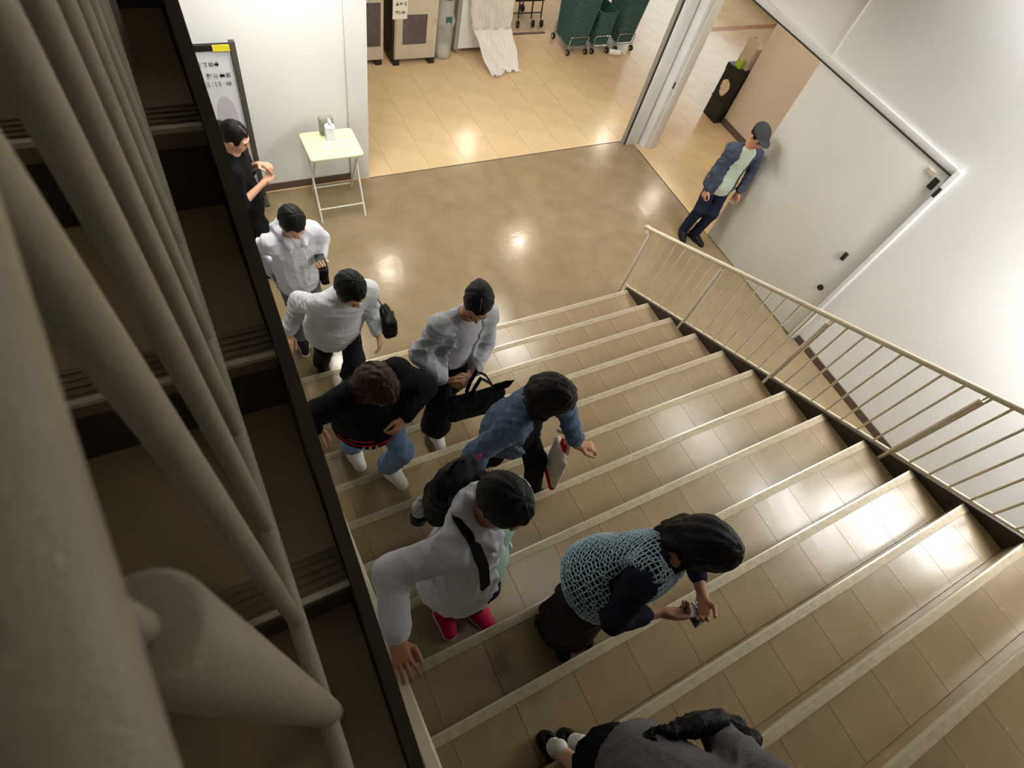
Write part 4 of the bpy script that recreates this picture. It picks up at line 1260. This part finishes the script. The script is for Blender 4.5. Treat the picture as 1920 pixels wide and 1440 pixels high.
# woman in the denim jacket
R6 = person('woman in blue denim jacket and black trousers with dark brown hair', 1.58, -62,
    ((1.43, .93, zt(5), -60), (1.15, 1.28, zt(4), -70)), (1.20, 1.12, 1.70), (1.19, 1.03, 2.165), (1.215, .965, 2.30), (12, -40),
    ({'pos': (1.50, .86, 1.74), 'd': (.75, -.35, .05), 'n': (.2, -.4, -1), 'curl': (30, 45, 30)}, {'pos': (.93, .98, 1.66), 'd': (.3, -.5, -.6), 'n': (1, 0, 0), 'curl': (50, 60, 40)}),
    'skin_b', {'m': 'hair_dark_brown', 't': .02, 'mess': .004, 'volume': True, 'len': .16, 'part': .02}, {'name': 'jacket', 'm': 'denim', 'e': .036, 'hem': .08, 'open': .075, 'open_off': .0, 'wr': .010, 'collar': .02},
    {'name': 'shirt', 'm': 'black_cloth', 'e': .014, 'hem': .12, 'sleeve': 0, 'collar': .04}, {'type': 'trousers', 'm': 'black_cloth', 'e': .015}, {'m': 'shoe_black'}, seed=16, elbows=((-.4, .8), (-.4, .8)))

# climber in the pale hoodie with backpack, hand on the rail
hy = .215
R7 = person('climber in pale grey hoodie with red shoes and a hand on the rail', 1.64, -72,
    ((.68, .36, zt(7), -75), (.52, .44, zt(7), -95)), (.575, .47, 2.06), (.60, .49, 2.545), (.625, .475, 2.70), (8, -30),
    ({'pos': (.77, .53, 2.02), 'd': (0, -.2, -1), 'n': (-1, 0, 0)}, {'pos': (.160, hy + .035, rz1(hy) + .035), 'd': (-.10, -1, .40), 'n': (0.1, -.28, -1), 'curl': (8, 34, 28), 'vox': .003, 'spread': .3}),
    'skin_c', {'m': 'hair_black', 't': .016, 'short': True, 'partline': False}, {'name': 'hoodie', 'm': 'pale_sweat', 'e': .040, 'hem': .27, 'flare': .025, 'hood': True, 'open': .075, 'open_off': .09, 'wr': .007, 'vox': .007},
    {'name': 'shirt', 'm': 'mint', 'e': .025, 'hem': .26, 'flare': .018, 'sleeve': 0}, {'type': 'trousers', 'm': 'dark_trouser', 'e': .012}, {'m': 'shoe_red', 'sole': 'shoe_white', 'lace': 'white_tape', 'fat': 1.15}, seed=17, elbows=((-.4, .2), (-.8, .22)), fine=.004)

# woman in crochet vest
R8 = person('woman with long black hair in crochet vest and dark skirt, bending forward', 1.58, -80,
    ((1.12, .06, zt(8), -80), (1.00, .06, zt(8), -90)), (1.09, .13, 2.13), (1.235, .07, 2.50), (1.335, .035, 2.59), (18, -46),
    ({'pos': (1.42, -.13, 2.22), 'd': (-.5, -.5, .1), 'n': (-.4, .3, .6), 'curl': (30, 40, 30)}, {'pos': (1.21, -.10, 2.21), 'd': (.8, -.45, .1), 'n': (0, .5, .4), 'curl': (35, 45, 30)}),
    'skin_c', {'m': 'hair_black', 't': .018, 'mess': .0025, 'volume': True, 'len': .22, 'part': .02, 'dn': (-.2, .4, -1)}, None,
    {'name': 'shirt', 'm': 'navy_cloth', 'e': .020, 'hem': .06, 'sleeve': 1.55, 'wr': .007, 'collar': .02}, {'type': 'skirt', 'm': 'brown_skirt', 'hem': (1.065, .05, zt(8) + .06), 'r': .185}, {'m': 'shoe_black'}, seed=18, elbows=((-.3, .9), (-.3, .8)), fine=.004)
# crochet vest: an open net over the navy shirt
F = Field(); R = R8; s = R.s
F.cap(R.chest, R.waist, .174 * s, .166 * s, .06, sq=(R.front, .76)); F.cap(R.waist, R.pelvis, .166 * s, .194 * s, .06, sq=(R.front, .90)); F.cap(R.pelvis, R.pelvis - R.u * .2 * s, .194 * s, .205 * s, .06, sq=(R.front, .97))
F.cap(R.sh[0], R.sh[1], .088 * s, None, .06); F.cap(R.neck - R.u * .035 * s, R.chest, .085 * s, .145 * s, .05, sq=(R.front, .8))
F.ell(R.neck + R.u * .05 * s, V3(.078, .075, .09) * s, np.array([R.lt, R.front, R.u]), .01, op='s')
for i, sg in enumerate((1, -1)):
    F.ell(R.sh[i] + R.lt * sg * .05 * s - R.u * .09 * s, V3(.075, .095, .15) * s, np.array([R.lt, R.front, R.u]), .01, op='s')
vv, qq = F.mesh(.026, [(R.pelvis - R.u * .10 * s, -R.u)], wrinkles(.005, 1, 5), 2)
vest = blob('crochet_vest', [(vv, qq)], 'crochet', R8.root)
wf = vest.modifiers.new('net', 'WIREFRAME'); wf.thickness = .010; wf.use_even_offset = False; wf.use_replace = True

# person at the lower edge, seen from above
R10 = person('person in charcoal top and black skirt at the bottom edge of the photo', 1.60, -70,
    ((.80, -.43, zt(9), -60), (.70, -.40, zt(9), -75)), (.78, -.55, 2.36), (.875, -.73, 2.76), (.94, -.89, 2.84), (0, -55),
    ({'pos': (1.10, -.72, 2.30), 'd': (-.2, -.8, -.2), 'n': (-1, 0, 0)}, {'pos': (.72, -.80, 2.30), 'd': (.2, -.8, -.1), 'n': (1, 0, 0)}),
    'skin_a', {'m': 'hair_black', 't': .016, 'part': .0, 'volume': True}, {'name': 'cardigan', 'm': 'charcoal', 'e': .035, 'hem': .12, 'wr': .008}, None,
    {'type': 'skirt', 'm': 'black_cloth', 'hem': (.79, -.50, zt(9) + .42), 'r': .17}, {'m': 'shoe_black', 'flat': True, 'sock': 'sock_white'}, seed=19)

# curls hanging over the back of the person at the lower edge
F = Field()
for i, (x, y, z, r) in enumerate(((0.797, -0.418, 2.43, 0.026), (0.841, -0.418, 2.452, 0.039), (0.906, -0.434, 2.463, 0.046), (0.977, -0.45, 2.473, 0.056), (1.047, -0.477, 2.473, 0.056), (1.107, -0.526, 2.452, 0.054), (1.161, -0.597, 2.408, 0.054))):
    F.ell(V3(x, y, z), V3(r * 1.15, r * .7, r), None, .03)
F.ell(V3(0.841, -0.418, 2.473), V3(.014, .05, .014), None, .004, op='s')
blob('hair_curls', [F.mesh(.005, (), wrinkles(.006, 2.2, 4), 1)], 'hair_black', R10.root)

# ------------------------------------------------------------------ things people carry
def bag_shape(name, c, h, ax, m, parent, rnd=.03, wr=.006, seed=3, sag=None):
    F = Field(); F.box(c, h, ax, rnd, .01)
    return blob(name, [F.mesh(.007, (), wrinkles(wr, 1.2, seed), 1)], m, parent)
# black tote of the woman in the cardigan
tt = empty('tote_bag', (1.22, 1.55, 1.08), 'large black tote bag hanging from the arm of the woman in the cardigan', 'bag')
axt = np.array([unit((1, -.12, .12)), unit((.12, 1, .1)), unit(np.cross(unit((1, -.12, .12)), unit((.12, 1, .1))))])
bag_shape('body', V3(1.22, 1.535, 1.27), V3(.195, .04, .17), axt, 'black_cloth', tt, .03, .005)
for dy in (-.03, .03):
    ribbon('strap', [(1.14, 1.53 + dy, 1.42), (1.17, 1.56 + dy, 1.50), (1.23, 1.60 + dy, 1.545), (1.29, 1.57 + dy, 1.50), (1.33, 1.53 + dy, 1.43)], .014, .003, 'black_cloth', tt, wd=(0, 1, 0))
F = Field(); F.chain([V3(1.34, 1.52, 1.44), V3(1.40, 1.50, 1.49), V3(1.43, 1.48, 1.55)], [.03, .022, .004], .01); blob('corner_flap', [F.mesh(.005)], 'black_cloth', tt)
# white and red canvas bag of the woman in denim
cb2 = empty('canvas_bag', (1.47, .88, 1.2), 'flat white canvas bag with red corners held by the woman in denim', 'bag')
axc = np.array([unit((.25, 1, .0)), unit((1, -.25, .1)), V3(0, 0, 1)])
bag_shape('body', V3(1.455, .89, 1.46), V3(.10, .02, .20), axc, 'canvas_white', cb2, .018, .0035, 6)
bag_shape('red_base', V3(1.465, .87, 1.245), V3(.075, .022, .035), axc, 'canvas_red', cb2, .015, .002, 7)
bag_shape('red_top', V3(1.46, .91, 1.665), V3(.04, .018, .035), axc, 'canvas_red', cb2, .012, .002, 8)
for d_ in (-.03, .03): ribbon('handle', [(1.45, .88 + d_, 1.66), (1.455, .90 + d_ * .7, 1.74), (1.44, .94, 1.79), (1.40, .97, 1.80)], .011, .002, 'canvas_white', cb2, wd=(0, 1, 0))
# backpack with bottle
R = R7; s = R.s
bp = empty('backpack', (.62, .72, 2.05), 'black backpack worn by the climber in the pale hoodie', 'backpack')
bc = R.neck - R.u * .20 * s - R.front * .205 * s + R.lt * .035
axb = np.array([R.lt, R.front, R.u])
F = Field(); F.box(bc, V3(.125, .065, .18) * s, axb, .06, .03); F.box(bc - R.front * .055 * s - R.u * .05, V3(.095, .04, .10) * s, axb, .035, .02); F.ell(bc + R.u * .15 * s, V3(.105, .07, .055) * s, axb, .03)
blob('body', [F.mesh(.007, (), wrinkles(.007, 1.3, 21), 1)], 'nylon_black', bp)
for sg in (1, -1):
    q_ = 1.0 if sg < 0 else .9
    P_ = [bc + R.lt * sg * .075 * s + R.u * .17 * s + R.front * .05, R.neck + R.lt * sg * .105 * s + R.u * .028 * s - R.front * .06 * s, R.neck + R.lt * sg * .115 * s + R.u * .020 * s + R.front * .03 * s,
          R.neck + R.lt * sg * .128 * s + R.front * .128 * q_ * s - R.u * .06 * s, R.neck + R.lt * sg * .135 * s + R.front * .174 * q_ * s - R.u * .17 * s]
    ribbon('strap', [tuple(p) for p in (P_ if sg < 0 else P_[:3])], .021, .006, 'nylon_black', bp, wd=tuple(R.lt))
MB().tube([tuple(bc + R.u * .2 * s + R.lt * q - R.front * .02 + R.u * h) for q, h in ((-.04, .0), (-.03, .05), (.0, .06), (.03, .05), (.04, .0))], .007, 8).build('grab_loop', 'nylon_black', bp, smooth=True)
ch = MB()
for q in range(7): ch.lathe((.72 + .006 * math.sin(q * 2), .775 + .004 * q, 2.40 - .017 * q), [(.001, -.008), (.007, -.004), (.007, .004), (.001, .008)], 8)
ch.build('charm', 'red_cord', bp, smooth=True)
bo = empty('water_bottle', (.445, .735, 2.02), 'clear water bottle with white cap in the side of the black backpack', 'bottle')
MB().lathe((.445, .735, 2.02), [(.028, 0), (.033, .01), (.033, .05), (.030, .055), (.033, .06), (.033, .10), (.030, .105), (.033, .11), (.033, .145), (.022, .175), (.014, .19), (.014, .2)], 20).build('body', 'pet_bottle', bo, smooth=True)
MB().lathe((.445, .735, 2.218), [(.0165, 0), (.0165, .018), (.013, .021)], 18).build('cap', 'plastic_white', bo, smooth=True, auto=40)
MB().tube([(.445, .735, 2.2391), (.445, .735, 2.2400)], .009, 16).build('cap_mark', 'plastic_grey', bo)
F = Field(); F.cap(V3(.45, .735, 2.0), V3(.455, .73, 2.08), .043, .046, .01); blob('bottle_pocket', [F.mesh(.006, [((.45, .735, 2.095), (0, 0, 1))], wrinkles(.004, 2, 2), 1)], 'nylon_black', bp)
# shoulder bag of the climber in the sweater
sb = empty('shoulder_bag', (.97, 2.52, .95), 'black shoulder bag at the hip of the climber in the knit sweater', 'bag')
bag_shape('body', V3(.955, 2.53, 1.05), V3(.055, .11, .10), None, 'nylon_black', sb, .035, .008, 12)
ribbon('strap', [(.955, 2.55, 1.14), (.90, 2.56, 1.28), (.845, 2.55, 1.42), (.80, 2.54, 1.50), (.76, 2.60, 1.47)], .012, .003, 'nylon_black', sb, wd=(0, 1, 0))
# phone and pouch of the person in the hoodie
ph = MB().box((.615, 3.11, 1.108), (.69, 3.25, 1.118), .004, Matrix.Rotation(math.radians(20), 3, 'X')).build('phone', 'black_plastic', smooth=True, auto=40, origin=(.65, 3.19, 1.1))
tag(ph, 'black phone in the hand of the person in the pale hoodie', 'phone')
pc = empty('pouch', (.67, 3.33, .75), 'black pouch with a lime strap beside the person in the pale hoodie', 'pouch')
bag_shape('body', V3(.685, 3.33, .84), V3(.035, .09, .09), None, 'nylon_black', pc, .025, .006, 13)
ribbon('strap', [(.68, 3.30, .92), (.688, 3.27, .98), (.69, 3.22, 1.04)], .014, .002, 'lime_strap', pc, wd=(1, 0, 0))
# phone of the woman in the crochet vest
p8 = empty('phone', (1.345, -.17, 2.2), 'dark phone on a looped chain held by the woman in the crochet vest', 'phone')
MB().box((1.29, -.215, 2.235), (1.365, -.125, 2.245), .004, Matrix.Rotation(math.radians(25), 3, 'Y')).build('body', 'black_plastic', p8, smooth=True, auto=40)
cl = MB()
for q in range(6): cl.tube([(1.365 + .010 * math.cos(a) + .004 * q, -.13 - .014 * q + .010 * math.sin(a), 2.235 - .006 * q) for a in [2 * math.pi * k / 8 for k in range(9)]], .0022, 6)
cl.build('chain', 'metal_chrome', p8, smooth=True)
